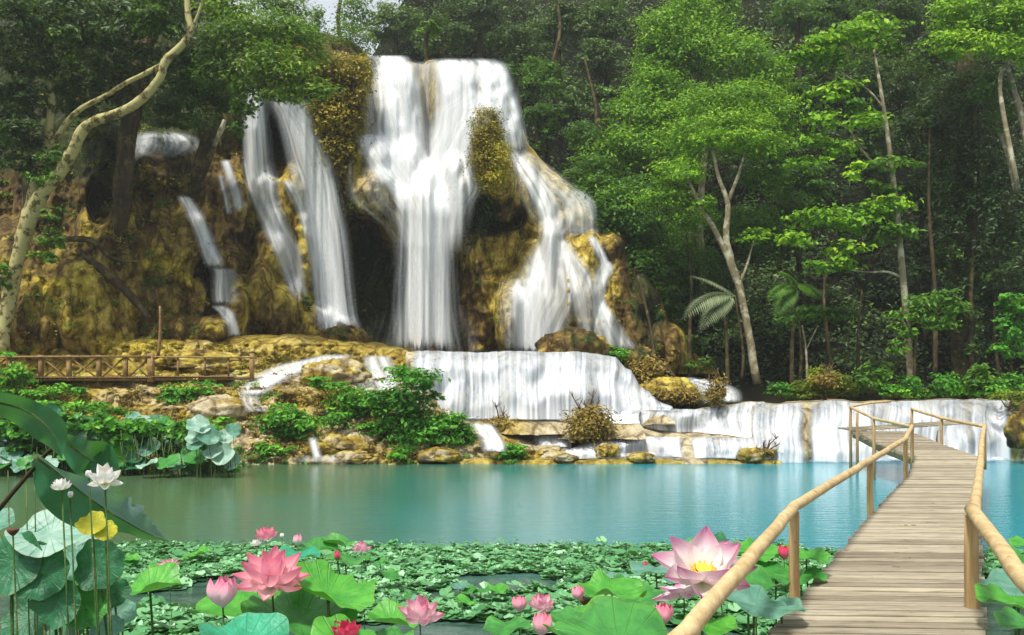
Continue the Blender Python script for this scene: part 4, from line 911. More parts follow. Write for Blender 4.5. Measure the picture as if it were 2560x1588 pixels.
px_tree('mossy_shrubs', 'rusty moss and trailing ferns covering the slope between the two white waterfalls', 'plant', (340, 200, 47), None,
    [(345, 68, 22, 12, 46.8, .55), (325, 85, 26, 20, 46.6, .45), (352, 88, 16, 20, 46.6, .5), (362, 70, 10, 14, 47.2, .7), (335, 120, 22, 22, 46.5, .45), (352, 125, 14, 24, 47, .35), (330, 150, 18, 20, 47, .4), (345, 160, 16, 30, 47, .35), (322, 112, 12, 18, 46.5, .7), (310, 60, 24, 14, 46.2, .35), (347, 195, 12, 20, 48, .3), (300, 80, 20, 16, 46, .35), (318, 128, 7, 10, 46.3, .8)],
    LM['moss'], None, .20, .9, jit=.25)
px_tree('hanging_fern', 'green tuft of leaves hanging in the dark hollow below the mossy pillar', 'plant', (488, 215, 48), None, [(488, 212, 20, 16, 47.6, .3, .7), (480, 235, 14, 16, 47.9, .2, .6)], LM['dark'], None, .2, .7)
px_tree('pillar_moss', 'golden moss covering the upright rock pillar inside the main waterfall', 'plant', (485, 150, 47), None,
    [(486, 118, 15, 9, 45.8, .35), (488, 135, 15, 14, 45.5, .5), (498, 160, 13, 20, 45.2, .8), (482, 155, 12, 26, 45.4, .4), (494, 182, 16, 10, 45.1, .75)], LM['moss'], None, .13, 1.0, jit=.3)
px_tree('vine', 'green creeper leaves on the bare trunk foot at left', 'plant', (3, 280, 37), None, [(2, 275, 10, 16, 37, .6), (6, 285, 6, 10, 37, .5)], LM['mid'], None, .2, .6)

px_tree('climbing_ferns', 'ferns and creepers spilling over the brown rock at the right end of the cliff', 'plant', (665, 360, 47), None,
    [(648, 262, 14, 12, 47.5, .5), (664, 290, 14, 12, 47.5, .45), (680, 318, 12, 12, 47.5, .5), (694, 344, 12, 10, 47, .45), (632, 238, 14, 8, 48.5, .5), (700, 365, 14, 8, 45.5, .5), (655, 318, 8, 14, 46.2, .35), (610, 232, 14, 5, 48.3, .5)], LM['olive'], None, .2, .9)
px_tree('trailing_moss', 'olive moss fringe trailing from the golden rocks between the main and right waterfalls', 'plant', (500, 260, 47), None,
    [(512, 238, 12, 10, 48, .4), (525, 262, 6, 12, 47.6, .4), (470, 262, 8, 8, 48.6, .35), (508, 300, 7, 10, 47.6, .3), (484, 320, 10, 10, 48.8, .3)], LM['olive'], None, .16, .5)
px_tree('trailing_plants', 'scattered ferns clinging to the brown rock wall at left', 'plant', (140, 260, 41), None,
    [(95, 235, 9, 6, 41.5, .5), (160, 205, 8, 6, 41.4, .5), (205, 235, 6, 8, 42.5, .4), (240, 262, 6, 6, 43, .4), (70, 270, 8, 6, 40.8, .5), (150, 282, 9, 4, 40.6, .5), (260, 180, 6, 8, 46, .5), (30, 250, 10, 8, 41, .5), (255, 245, 5, 8, 44.5, .4), (310, 300, 6, 8, 43.8, .4)], LM['olive'], None, .17, .6)
# ------------------------------------------------------------------ shrubs of the terraces
def shrub(label, cl, y, lm='shrub', size=.20, dens=1.1, name='shrub', stems=3, group=None, cat='shrub'):
    u0 = np.mean([c[0] for c in cl]); vb = max(c[1] + c[3] for c in cl)
    t = thing(name, label, cat, P(u0, vb, y), group)
    mb = MB()
    for c in cl:
        p = [P(u0 + random.uniform(-4, 4), vb, y + .3), P((u0 + c[0]) / 2, (vb + c[1]) / 2 + 2, y + .2), P(c[0], c[1], y)]
        mb.tube(p, [.05, .035, .012], 5)
    mb.build('stems', M['twig'], t)
    mb = MB()
    for c in cl: pxclump(mb, c[0], c[1], c[2] * 1.05, c[3] * 1.12, y + random.uniform(-.4, .4) + (c[5] if len(c) > 5 else 0), size, dens, c[4], jit=.28, core=.4)
    mb.build('foliage', LM[lm], t, smooth=False); return t
shrub('large green thicket with a dark sapling standing in its middle', [(412, 378, 22, 8, .5), (402, 372, 12, 5, .6), (400, 393, 18, 9, .3), (340, 420, 14, 7, .45), (380, 400, 16, 8, .5), (365, 430, 14, 6, .4), (425, 384, 10, 6, .45), (412, 402, 20, 10, .3), (395, 412, 18, 10, .35), (418, 420, 24, 12, .4), (390, 428, 18, 10, .5), (440, 428, 24, 12, .55), (462, 434, 16, 9, .5), (425, 438, 26, 8, .5), (455, 422, 14, 8, .6), (398, 440, 14, 5, .5), (406, 376, 10, 4, .6), (435, 398, 8, 6, .4)], 33.6)
shrub('light green bush sloping down left of the dark sapling', [(335, 388, 16, 6, .75), (318, 382, 12, 5, .6), (345, 402, 20, 9, .7), (360, 398, 18, 8, .65), (350, 414, 18, 8, .5), (372, 410, 16, 10, .55), (380, 396, 12, 6, .55), (332, 412, 8, 6, .4)], 34.6)
shrub('round bright shrub in front of the left rock terrace', [(285, 412, 18, 8, .65), (270, 422, 16, 8, .55), (298, 424, 16, 10, .6), (285, 432, 22, 9, .4), (306, 434, 9, 6, .5)], 33.8)
shrub('low green shrub at the waterline under the round bright shrub', [(272, 450, 14, 6, .65), (288, 452, 12, 6, .6), (264, 458, 9, 5, .5), (280, 460, 18, 4, .4)], 32.9)
shrub('small upright shrub at the pool edge under the thicket', [(402, 454, 10, 6, .65), (404, 460, 9, 4, .5), (396, 459, 6, 4, .5)], 32.6)
shrub('small round dark green shrub alone at the pool edge', [(512, 450, 12, 7, .6), (506, 456, 9, 5, .45), (520, 456, 9, 6, .5), (512, 461, 14, 4, .35)], 32.7)
shrub('bright shrub under the right part of the wooden railing', [(178, 392, 14, 8, .7), (190, 398, 12, 7, .6), (172, 402, 11, 6, .6), (200, 388, 12, 5, .7), (213, 384, 9, 3, .55), (165, 398, 6, 5, .5)], 35.8)
shrub('low green ground plants under the left part of the railing', [(40, 392, 18, 5, .7), (66, 390, 14, 5, .7), (80, 392, 8, 4, .6), (20, 396, 18, 5, .6)], 35.6)
shrub('bright green ferns at the left edge by the railing', [(12, 374, 16, 8, .75), (4, 386, 14, 8, .6), (26, 378, 10, 6, .65), (6, 355, 12, 3, .8)], 35.4)
shrub('pair of fresh green tufts behind the lotus thicket', [(65, 410, 18, 6, .7), (90, 408, 16, 5, .7), (115, 412, 12, 5, .6), (50, 404, 12, 4, .6)], 34)
shrub('small plant tuft on the brown bank beside the yellow boulder', [(618, 354, 9, 5, .7), (612, 350, 6, 4, .6), (598, 348, 6, 5, .5)], 39, size=.12)
shrub('yellowish bush behind the lip of the right cascade', [(808, 388, 14, 8, .5), (822, 378, 14, 9, .62), (838, 384, 14, 9, .5), (800, 394, 12, 5, .5), (850, 390, 12, 6, .45), (818, 393, 20, 5, .4)], 37.6, 'yellow', .18)
rs = [(782, 390, 12, 6, .4), (872, 380, 14, 13, .5), (893, 391, 13, 5, .7), (908, 386, 12, 8, .4), (926, 392, 16, 4, .6), (944, 384, 11, 11, .45), (962, 390, 16, 6, .65), (979, 379, 13, 12, .5), (994, 391, 12, 5, .75), (1012, 384, 14, 9, .5)]
for i, (u, v, a, b, tn) in enumerate(rs):
    shrub('leafy green shrub in the row above the lip of the right cascade', [(u, v, a, b, tn), (u + a * .7, v + 2, a * .5, b * .7, tn + .2), (u - a * .6, v + 4, a * .6, b * .4, tn - .1), (u + random.uniform(-6, 6), v - b * .7, a * .35, b * .5, tn + .1)], 37.4 - (i % 3) * .35, ['shrub', 'mid', 'shrub'][i % 3], [.16, .26, .20][i % 3], group='row of shrubs above the right cascade')
# creeping growth on the rocks
def tufts(name, label, D, n, box, lm, size, cond=None, rr=(.10, .28), seed=0, k=26):
    mb = MB(); g = np.random.default_rng(seed)
    U = g.uniform(box[0], box[1], n); V = g.uniform(box[2], box[3], n); Y = D(U, V)
    for u, v, y in zip(U, V, Y):
        if cond is not None and not cond(u, v): continue
        r = g.uniform(*rr); clump(mb, np.array(P(u, v, y)) + np.array([0, -r * .3, 0]), (r, r * .7, r * g.uniform(.4, 1.0)), k, size, g.uniform(.2, .8), tufts=5, jit=.4, core=.2, aspect=.4)
    o = mb.build(name, lm, smooth=False); tag(o, label, 'ground cover', kind='stuff')
nz = lambda u, v, s_: float(fbm(np.array([u * .03]), np.array([v * .05]), 0, 3, s_)[0])
in_bank = lambda u, v: v > np.interp(u, [a for a, b in VB], [b for a, b in VB]) + 8
tufts('dry_grass', 'dry straw and roots matted over the left bank', Db, 1500, (-10, 470, 376, 462), LM['dry'], .13, lambda u, v: in_bank(u, v) and nz(u, v, 101) > -.12, seed=1)
tufts('ground_cover', 'small green creepers over the left bank', Db, 900, (-10, 470, 372, 464), LM['shrub'], .13, lambda u, v: in_bank(u, v) and nz(u, v, 102) > .10, seed=2)
tufts('ledge_moss', 'thin moss on the yellow ledge', Db, 500, (120, 410, 340, 374), LM['moss'], .10, lambda u, v: in_bank(u, v) and nz(u, v, 103) > -.1, rr=(.08, .2), seed=3)
vtf = lambda u: np.interp(u, [a for a, b in VT], [b for a, b in VT])
wet = lambda u, v: (368 < u < 475 and v < 355) or (242 < u < 350 and 90 < v < 345) or (505 < u < 600 and v > 150)
tufts('cliff_moss', 'moss and fine roots over the cliff rocks', lambda u, v: Dc(u, v, True), 1300, (-20, 680, 60, 352), LM['moss'], .13, lambda u, v: v > vtf(u) + 10 and not wet(u, v) and nz(u, v, 104) > .0, rr=(.12, .35), seed=4)
tufts('cliff_plants', 'small green plants rooted in the cliff', lambda u, v: Dc(u, v, True), 1100, (-20, 690, 60, 352), LM['olive'], .17, lambda u, v: v > vtf(u) + 8 and not wet(u, v) and nz(u, v, 105) > .18, rr=(.2, .5), seed=5)
shrub('mustard green plants on the bank at the right edge behind the cascade', [(1012, 396, 14, 5, .6), (1000, 398, 10, 3, .5), (1020, 404, 8, 6, .6)], 34.2, 'yellow', .14)
def drybush(label, u, v, ru, rv, y, twigs, dens=.6):
    t = thing('dry_bush', label, 'bush', P(u, v + rv, y))
    mb = MB(); pxclump(mb, u, v, ru, rv, y, .17, dens * 3.4, .5, jit=.35, core=.2, aspect=.42); pxclump(mb, u, v + rv * .4, ru * .9, rv * .6, y, .17, dens * 3, .42, jit=.35, core=.2, aspect=.42); mb.build('foliage', LM['dry'], t, smooth=False)
    mb = MB()
    for (du, dv) in twigs:
        p, r = pxpath([(u, v + rv * .7, y, 1.1), (u + du * .45 + random.uniform(-2, 2), v + dv * .45, y, .8), (u + du, v + dv, y - .2, .35)]); mb.tube(p, r, 5)
        for k in range(3):
            s = random.uniform(.5, .9); q = (u + du * s, v + dv * s, y, .45)
            p, r = pxpath([q, (q[0] + random.uniform(-6, 6), q[1] - random.uniform(3, 9), y, .25)]); mb.tube(p, r, 4)
    for k in range(26):
        a = random.uniform(-1.3, 1.3); L = random.uniform(.5, 1.1)
        p, r = pxpath([(u + random.uniform(-3, 3), v + rv * .6, y, .5), (u + math.sin(a) * ru * L, v + rv * .3 - math.cos(a) * rv * 1.2 * L, y + random.uniform(-.4, .4), .25)]); mb.tube(p, r, 4)
    mb.build('twigs', M['twig'], t)
drybush('brown dry bush with bare twigs in front of the broad curtain waterfall', 590, 424, 20, 17, 33.9, [(-20, -32), (-12, -22), (2, -26), (4, -36), (10, -24), (-6, -24)], .8)
drybush('small dry tuft with one thin bare stem in front of the curtain waterfall', 500, 424, 14, 9, 34.9, [(-5, -22), (4, -12), (10, -8)], .5)
drybush('spindly yellow bush beside the pale slide on the right terrace', 716, 392, 11, 13, 36, [(-8, -14), (0, -18), (6, -14), (12, -8)], .4)
drybush('clump of bare dark twigs on the rock near the boardwalk', 766, 452, 10, 5, 32.8, [(12, -16), (4, -12), (-3, -10), (14, -8), (-10, -4)], .4)
drybush('wiry dry plant among the yellowish bush on the right', 826, 380, 10, 8, 37, [(-6, -12), (6, -14), (0, -16)], .3)
drybush('mossy golden tangle trailing down the bank right of the curtain waterfall', 648, 372, 14, 14, 38.8, [(14, 12), (8, -4), (20, 20)], .8)
drybush('golden mossy tangle beside the yellow boulder', 680, 396, 20, 8, 37.4, [(4, -6), (-4, -5)], .7)
for i, (a, b) in enumerate([((638, 276, 42, 1.6), (656, 366, 41, 1.8)), ((650, 352, 41, 1.5), (684, 388, 40, 1)), ((640, 350, 41, 1), (672, 376, 40, .8))]):
    mb = MB(); p, r = pxpath([a, ((a[0] + b[0]) / 2 + 2, (a[1] + b[1]) / 2, (a[2] + b[2]) / 2, 1.5), b]); mb.tube(p, r, 7)
    o = mb.build('fallen_branch', M['bark_brown'], origin=p[0]); tag(o, ['tall thin bare pole leaning by the dark rock at the right of the cliff', 'thicker of two fallen branches lying down the bank right of the cliff', 'thinner of two fallen branches lying down the bank right of the cliff'][i], 'branch')
# diagonal roots on the left wall
for i, pts in enumerate([[(78, 250, 40.4, 3), (100, 268, 39.9, 4.5), (125, 290, 39.8, 4.2), (150, 318, 39.6, 3)], [(48, 240, 40.2, 2.5), (90, 240, 40.2, 3), (112, 258, 40, 2), (140, 262, 40, 1.2)]]):
    mb = MB(); p, r = pxpath(pts); mb.tube(p, r, 8, rough=.15); o = mb.build('root', M['bark_brown'], origin=p[0]); tag(o, ['thick root running diagonally down the brown rock wall', 'thin root crossing the brown rock wall'][i], 'root')
#SECTION:fore
# ------------------------------------------------------------------ wooden railing and footbridge at left
def footbridge():
    y = 36.75
    t = thing('wooden_footbridge', 'brown rustic footbridge with crossed-brace railing on the left bank', 'footbridge', P(120, 380, y))
    s = y / F
    def pt(u, v, dy=0): return P(u, v, y + dy)
    mb = MB(); mb.box(pt(-60, 379), pt(152, 379.5), .14, .12); mb.box(pt(-60, 379, 1.4), pt(152, 379, 1.4), .14, .12); mb.build('beam', M['fence'], t)
    mb = MB()
    for k in range(150):
        u = -58 + k * 1.95 + random.uniform(-.1, .1); v = 377.5 if u < 152 else 376.8
        if u > 251: break
        mb.box(P(u, v, y - .15), P(u * 1.0, v - 1.2, y + 1.5), .075, .05, tint=random.uniform(.2, .8))
    mb.build('deck', M['fence'], t)
    mb = MB(); mb.box(pt(152, 379), pt(253, 378), .14, .14); mb.build('beam', M['fence'], t)
    posts = [-20, 9, 41, 69, 99, 125.5]
    for u in posts + [178, 205, 228.5]:
        th = .16 if u < 150 else .07
        mb = MB(); mb.box(pt(u, 381 if u < 150 else 377), pt(u, 355 if u < 150 else 357), th, th, up=(0, 1, 0), tint=random.uniform(.2, .9)); mb.build('post', M['fence'], t)
    for u, w_ in ((151, .24), (252, .17)):
        mb = MB(); mb.box(pt(u, 382), pt(u, 353.5), w_, w_, up=(0, 1, 0), tint=.8, bev=.02); mb.build('post', M['fence'], t)
    mb = MB(); mb.box(pt(-60, 357, -.1), pt(151, 356.5, -.1), .08, .09, tint=.7); mb.build('handrail', M['fence'], t)
    mb = MB(); mb.box(pt(151, 356.8, -.06), pt(253, 357.6, -.06), .07, .07, tint=.9); mb.build('handrail', M['fence'], t)
    for a, b in zip(posts + [151], (posts + [151])[1:]):
        if b > 151: break
        mb = MB(); mb.box(pt(a + 2, 358, -.03), pt(b - 2, 378, -.03), .08, .05, tint=.6); mb.build('brace', M['fence'], t)
        mb = MB(); mb.box(pt(a + 2, 378, .03), pt(b - 2, 358, .03), .08, .05, tint=.4); mb.build('brace', M['fence'], t)
footbridge()
mb = MB(); p, r = pxpath([(158, 356, 37.4, 1.8), (160, 335, 37.4, 1.5), (160, 306, 37.4, 1)]); mb.tube(p, r, 7); tag(mb.build('pole', M['fence'], origin=p[0]), 'thin upright pole standing behind the railing beside the big end post', 'pole')

# ------------------------------------------------------------------ boardwalk
def boardwalk():
    t = thing('boardwalk', 'weathered plank boardwalk with peeled log handrails crossing the turquoise pool', 'boardwalk', (3.5, 8, 0))
    DZ = 1.0
    # centre-line stations: (xl, yl, xr, yr, z)
    st = [((-1.0, 1.5), (.9, 1.3), DZ), ((2.18, 7.18), (3.96, 7.08), DZ), ((5.74, 13.6), (7.44, 13.55), DZ), ((8.79, 18.95), (10.4, 18.9), DZ), ((11.3, 23.8), (13.25, 23.9), DZ), ((11.85, 27.4), (13.9, 27.2), DZ + .1), ((12.35, 31.0), (14.35, 30.6), DZ + .36), ]
    L = np.array([s[0] for s in st]); Rr = np.array([s[1] for s in st]); Z = np.array([s[2] for s in st])
    d = np.cumsum(np.r_[0, np.linalg.norm(np.diff((L + Rr) / 2, axis=0), axis=1)])
    mb = MB(); s = 0; k = 0; pw = .150; gap = .055
    rr = random.Random(3)
    while s < d[-1]:
        def at(q): return [np.interp(q, d, A[:, i]) for A in (L, Rr) for i in (0, 1)] + [np.interp(q, d, Z)]
        a = at(s); b = at(s + pw); z = a[4] + rr.uniform(-.004, .004)
        ex0, ex1 = rr.uniform(-.035, .035), rr.uniform(-.035, .035)
        A0 = np.array([a[0] - ex0, a[1], z]); A1 = np.array([a[2] + ex1, a[3], z]); B1 = np.array([b[2] + ex1, b[3], z]); B0 = np.array([b[0] - ex0, b[1], z])
        tn = rr.random(); e = .008; dn = np.array([0, 0, .07])
        n_ = 9; rows = []
        fw = (B0 - A0) / np.linalg.norm(B0 - A0)
        for i in range(n_):
            f = i / (n_ - 1); p0 = A0 * (1 - f) + A1 * f; p1 = B0 * (1 - f) + B1 * f
            wob = .004 * math.sin(f * 7 + k * 1.7) ; p0 = p0 + fw * (wob + .002 * rr.uniform(-1, 1)); p1 = p1 + fw * (.004 * math.sin(f * 5 + k * 2.3))
            rows.append([p0 - dn, p0 - np.array([0, 0, e]), p0 + fw * e, p1 - fw * e, p1 - np.array([0, 0, e]), p1 - dn])
        mb.grid(np.array(rows), tn, closed=True)
        m = mb.n - n_ * 6
        mb.q.append(np.array([[0, 1, 4, 5], [1, 2, 3, 4], [5, 4, 1, 0][::1]])[:2, ::-1] + m); e2 = m + (n_ - 1) * 6; mb.q.append(np.array([[0, 1, 4, 5], [1, 2, 3, 4]]) + e2)
        s += pw + gap; k += 1
    mb.build('deck', M['deck'], t, smooth=False)
    for f in (.25, .5, .75):
        mb = MB(); B = L * (1 - f) + Rr * f
        for i in range(len(B) - 1): mb.box((B[i][0], B[i][1], Z[i] - .16), (B[i + 1][0], B[i + 1][1], Z[i + 1] - .16), .34, .16, tint=.1)
        mb.build('added_stringer', M['bark_dark'], t)  # dark beams added under the planks to darken the gaps
    # landing turning back to the right at the far end
    mb = MB()
    for i in range(26):
        f = i / 25; x = 12.4 + f * 4.4
        mb.box((x, 30.7 + f * .3, DZ + .37 + .25 * f), (x + .06, 32.3 + f * .3, DZ + .39 + .25 * f), .15, .04, tint=rr.random())
    mb.build('landing', M['deck'], t, smooth=False)
    for side, A in (('l', L), ('r', Rr)):
        mb = MB()
        for i in range(len(A) - 1):
            sx = .12 if side == 'l' else -.12
            mb.box((A[i][0] + sx, A[i][1], Z[i] - .15), (A[i + 1][0] + sx, A[i + 1][1], Z[i + 1] - .15), .1, .2, tint=.4)
        mb.build('beam', M['post'], t)
    def post(x, y, z, h=.86, r=.05, foot=None):
        mb = MB(); zz = foot if foot is not None else z - .35
        mb.tube([(x, y, zz), (x + .003, y, z), (x - .003, y + .003, z + h * .5), (x, y, z + h)], [r * 1.05, r * 1.03, r, r * .97], 14, tint=random.uniform(.4, .9)); mb.build('post', M['post'], t)
    for (x, y, z) in [(2.72, 8.19, DZ), (5.73, 13.6, DZ), (8.75, 18.9, DZ), (11.3, 24.0, DZ)]: post(x, y, z)
    for (x, y, z) in [(11.62, 27.3, DZ + .1), (11.9, 29.3, DZ + .22), (12.35, 31, DZ + .36)]: post(x, y, z, foot=-.8)
    for (x, y, z) in [(4.30, 7.95, DZ), (13.4, 24.1, DZ), (13.95, 27.6, DZ + .1), (14.4, 30.6, DZ + .3)]: post(x, y, z, r=.062 if y < 9 else .05)
    for (x, y) in [(2.4, 7.4), (4.0, 7.6), (5.9, 13.9), (7.4, 13.6), (9.0, 19.2), (10.3, 18.9), (11.6, 24), (13.1, 24)]:
        mb = MB(); mb.tube([(x, y, -1.3), (x, y, DZ - .1)], .08, 10); mb.build('pile', M['post'], t)
    def rail(pts, r):
        a = np.array(pts, float); q = []
        for i in range(len(a) - 1):
            n = max(2, int(np.linalg.norm(a[i + 1] - a[i]) / .35))
            for j in range(n): q.append(a[i] + (a[i + 1] - a[i]) * j / n)
        q.append(a[-1]); q = np.array(q); q[1:-1] += RNG.normal(size=(len(q) - 2, 3)) * .003
        rd = r * (1 + .035 * fbm(np.arange(len(q)) * .25, 0, r * 100, 3)); mb = MB(); mb.tube([tuple(v) for v in q], list(rd), 16, tint=.7); mb.build('handrail', M['rail'], t)
    H = .86
    rail([(-.35, 1.9, DZ + H), (.88, 4.25, DZ + H), (2.72, 8.19, DZ + H + .05), (5.73, 13.6, DZ + H), (8.75, 18.9, DZ + H), (11.3, 24.0, DZ + H + .03)], .052)
    rail([(11.3, 24.0, DZ + H), (11.62, 27.3, DZ + H + .1), (12.35, 31.0, DZ + .36 + H)], .05)
    rail([(12.35, 31.0, DZ + .38 + H), (13.3, 31.6, DZ + .5 + H), (14.2, 31.9, DZ + .55 + H)], .045)
    rail([(2.6, 3.6, DZ + H), (3.22, 5.34, DZ + H), (4.30, 7.95, DZ + H + .06)], .062)
    rail([(4.30, 7.9, DZ + H + .03), (7.5, 13.6, DZ + H + .02), (10.45, 18.9, DZ + H), (13.4, 24.1, DZ + H + .04)], .052)
    rail([(13.4, 24.1, DZ + H), (13.95, 27.6, DZ + .1 + H), (14.4, 30.6, DZ + .3 + H)], .05)
boardwalk()

# ------------------------------------------------------------------ lotus
_bl = {}
def blade_mesh(kind, variant, fold=0.0):
    key = (kind, variant, fold)
    if key in _bl: return _bl[key]
    rs_ = random.Random(variant * 13 + 5); nr, na = 12, 60
    rad = np.linspace(0, 1, nr)[:, None]; an = np.linspace(0, 2 * math.pi, na + 1)[None]
    k1 = rs_.randint(3, 5); k2 = rs_.randint(6, 9); p1 = rs_.uniform(0, 6); p2 = rs_.uniform(0, 6)
    out = 1 + .045 * np.sin(k2 * an + p2) + .05 * np.sin(3 * an + p1)
    x = rad * np.cos(an) * out; y = rad * np.sin(an) * out
    z = .30 * rad ** 2 - .10 * rad + .13 * rad ** 2.5 * np.sin(k1 * an + p1) + .05 * rad ** 3 * np.sin(k2 * an + p2) - .10 * rad ** 4
    z = z + fold * np.abs(y) * (0.5 + rad * .5); y = y * (1 - .35 * fold)
    z = z + .012 * rad * np.cos(20 * an)
    mb = MB(); G = np.stack([x, y, z], -1); uv = np.stack([np.broadcast_to(an / (2 * math.pi), x.shape), np.broadcast_to(rad, x.shape)], -1).reshape(-1, 2)
    mb.grid(G[::-1], .5, uv=uv.reshape(nr, na + 1, 2)[::-1].reshape(-1, 2))
    o = mb.build('blade', LO[kind]); me = o.data; bpy.data.objects.remove(o); _bl[key] = me
    return me
def stem_mesh(root, top, r=.012, bend=.05, mat_=None, name='stem', parent=None):
    mb = MB(); a = Vector(root); b = Vector(top); L = (b - a).length
    pts = [a.lerp(b, s) + Vector((math.sin(s * 3) * bend * L, 0, 0)) * (1 - s) for s in np.linspace(0, 1, 6)]
    mb.tube(pts, [r * 1.15] * 3 + [r] * 3, 7); return mb.build(name, mat_ or M['stem'], parent)
def lotus_leaf(label, u, v, y, rpx, kind, tilt=(20, 0), fold=0.0, group=None, name='lotus_leaf', variant=None, rx=1.0, stem=True, zmin=-.3):
    """tilt: degrees towards the viewer, degrees turned to the right"""
    c = PV(u, v, y); r = rpx * y / F
    foot = (c.x + random.uniform(-.1, .1), c.y + random.uniform(.0, .2), zmin)
    t = thing(name, label, 'lotus leaf', foot, group)
    if stem: stem_mesh(foot, (c.x, c.y, c.z - .01), r=min(.014, .02 * r + .004), parent=t)
    o = bpy.data.objects.new('blade', blade_mesh(kind, random.randint(0, 5) if variant is None else variant, fold)); C.objects.link(o)
    o.parent = t; o.location = c - t.location; o.scale = (r * rx, r, r)
    o.rotation_euler = (Matrix.Rotation(R(tilt[1]), 3, 'Y') @ Matrix.Rotation(R(tilt[0]), 3, 'X') @ Matrix.Rotation(random.uniform(0, 6.28) if not fold else 0, 3, 'Z')).to_euler()
    return t
# petals
_pt = {}
def petal_mesh(kind, w, curl, cup):
    key = (kind, w, curl, cup)
    if key in _pt: return _pt[key]
    ns, nt2 = 14, 9; s = np.linspace(0, 1, ns)[:, None]; t = np.linspace(-1, 1, nt2)[None]
    wd = w * np.sin(math.pi * np.clip(s, 0.02, 1) ** .85) ** .8 * (1 - .25 * s ** 4); wd[-1] = .006
    x = t * wd; bow = curl * np.sin(math.pi * s * .9) ; zz = s * (1 - .1 * abs(curl)) + 0 * t
    y = bow - cup * (t ** 2) * wd * 1.1 + .02 * np.sin(6 * t) * s
    # petal stands along +Z, outward +Y
    G = np.stack([x, y, zz], -1); uv = np.stack([(t * .5 + .5) + 0 * s, s + 0 * t], -1).reshape(-1, 2)
    mb = MB(); mb.grid(G, .5, uv=uv); o = mb.build('petal', PM[kind]); me = o.data; bpy.data.objects.remove(o)
    _pt[key] = me; return me
def lotus_flower(label, u, v, y, size, kind, layers, tilt=(0, 0), pod=True, stem=True, name='lotus_flower', turn=None, zmin=-.3):
    """size px of petal length; layers: list of (n, open degrees, length factor, width, curl)"""
    c = PV(u, v, y); Lp = size * y / F
    foot = (c.x + random.uniform(-.05, .05), c.y + .05, zmin)
    t = thing(name, label, 'lotus bud' if name == 'lotus_bud' else 'lotus flower', foot)
    tm = Matrix.Rotation(R(tilt[1]), 3, 'Y') @ Matrix.Rotation(R(tilt[0]), 3, 'X')
    tr = random.uniform(0, 1) if turn is None else turn
    if stem: stem_mesh(foot, c, r=max(.0035, .026 * Lp), parent=t)
    for li, (n, op, lf, w_, cu) in enumerate(layers):
        for k in range(n):
            az = 2 * math.pi * (k + tr + .5 * li) / n + random.uniform(-.1, .1)
            o = bpy.data.objects.new('petal', petal_mesh(kind, w_, cu, .9)); C.objects.link(o); o.parent = t
            m = tm @ Matrix.Rotation(az, 3, 'Z') @ Matrix.Rotation(R(-(op + random.uniform(-6, 6))), 3, 'X')
            s = Lp * lf * random.uniform(.92, 1.06); o.location = c - t.location + tm @ Matrix.Rotation(az, 3, 'Z') @ Vector((0, Lp * .05, 0)); o.rotation_euler = m.to_euler(); o.scale = (s, s, s)
    if pod:
        mb = MB(); a = np.linspace(0, 2 * math.pi, 20, endpoint=False)[None]; pr = np.array([(0, .12), (.02, .15), (.05, .19), (.13, .25), (.15, .27), (.135, .28), (0, .275)])[:, :, None]
        G = np.stack([pr[:, 0] * np.cos(a), pr[:, 0] * np.sin(a), pr[:, 1] + 0 * a], -1) * Lp
        mb.grid((G @ np.array(tm).T) + np.array(c), closed=True); mb.build('seed_pod', M['pod'], t)
        mb = MB()
        for k in range(70):
            az = random.uniform(0, 6.28); r0 = Lp * .10; r1 = Lp * random.uniform(.18, .25); h = Lp * random.uniform(.2, .32)
            p0 = tm @ Vector((math.cos(az) * r0, math.sin(az) * r0, Lp * .08)) + c; p1 = tm @ Vector((math.cos(az) * r1, math.sin(az) * r1, h)) + c
            mb.tube([p0, p0.lerp(p1, .6), p1], [Lp * .005, Lp * .006, Lp * .014], 4)
        mb.build('stamens', M['stamen'], t)
    return t
OPEN = [(8, 78, 1.0, .24, .10), (8, 52, 1.0, .25, .14), (6, 28, .9, .24, .16)]
HALF = [(6, 56, 1.0, .29, .18), (5, 30, 1.05, .31, .2), (4, 10, 1.0, .30, .2)]
BUD = [(4, 9, 1.0, .30, .30), (4, 3, 1.0, .30, .28), (3, -2, .95, .26, .22)]

lotus_flower('large rose-pink lotus flower with spread petals left of centre', 272, 586, 4.5, 40, 'pink', [(7, 72, 1.0, .25, .12), (6, 40, 1.05, .26, .14), (4, 14, .98, .26, .16)], (14, 4), pod=False)
lotus_flower('pale pink lotus flower with darker underside at the bottom centre', 420, 622, 5.0, 27, 'pale', HALF, (10, 6))
lotus_flower('huge blush lotus flower with yellow heart behind the log handrail', 702, 580, 5.9, 54, 'blush', [(7, 68, 1.0, .30, .14), (5, 40, 1.0, .32, .18)], (24, 2))
lotus_flower('drooping mauve lotus flower low behind the huge blush one', 684, 596, 6.2, 30, 'blush', [(7, 80, 1.0, .28, .12), (5, 60, .9, .26, .12)], (-10, -12), pod=False)
lotus_flower('red-pink lotus cut off by the bottom edge', 346, 640, 4.2, 22, 'red', [(8, 35, 1.0, .30, .2), (6, 15, .9, .28, .2)], (10, 0), pod=False)
lotus_flower('small pink lotus flower standing over the water above the large rose-pink one', 266, 540, 9.5, 14, 'pink', HALF, (6, 0), pod=False)
lotus_flower('pale little lotus just left of and below the small pink flower', 256, 546, 9.6, 7, 'white', HALF, (0, 0), pod=False)
lotus_flower('tiny pale pink lotus at the right edge of the dark leaf cluster', 361, 552, 9.5, 11, 'pale', HALF, (4, 0), pod=False)
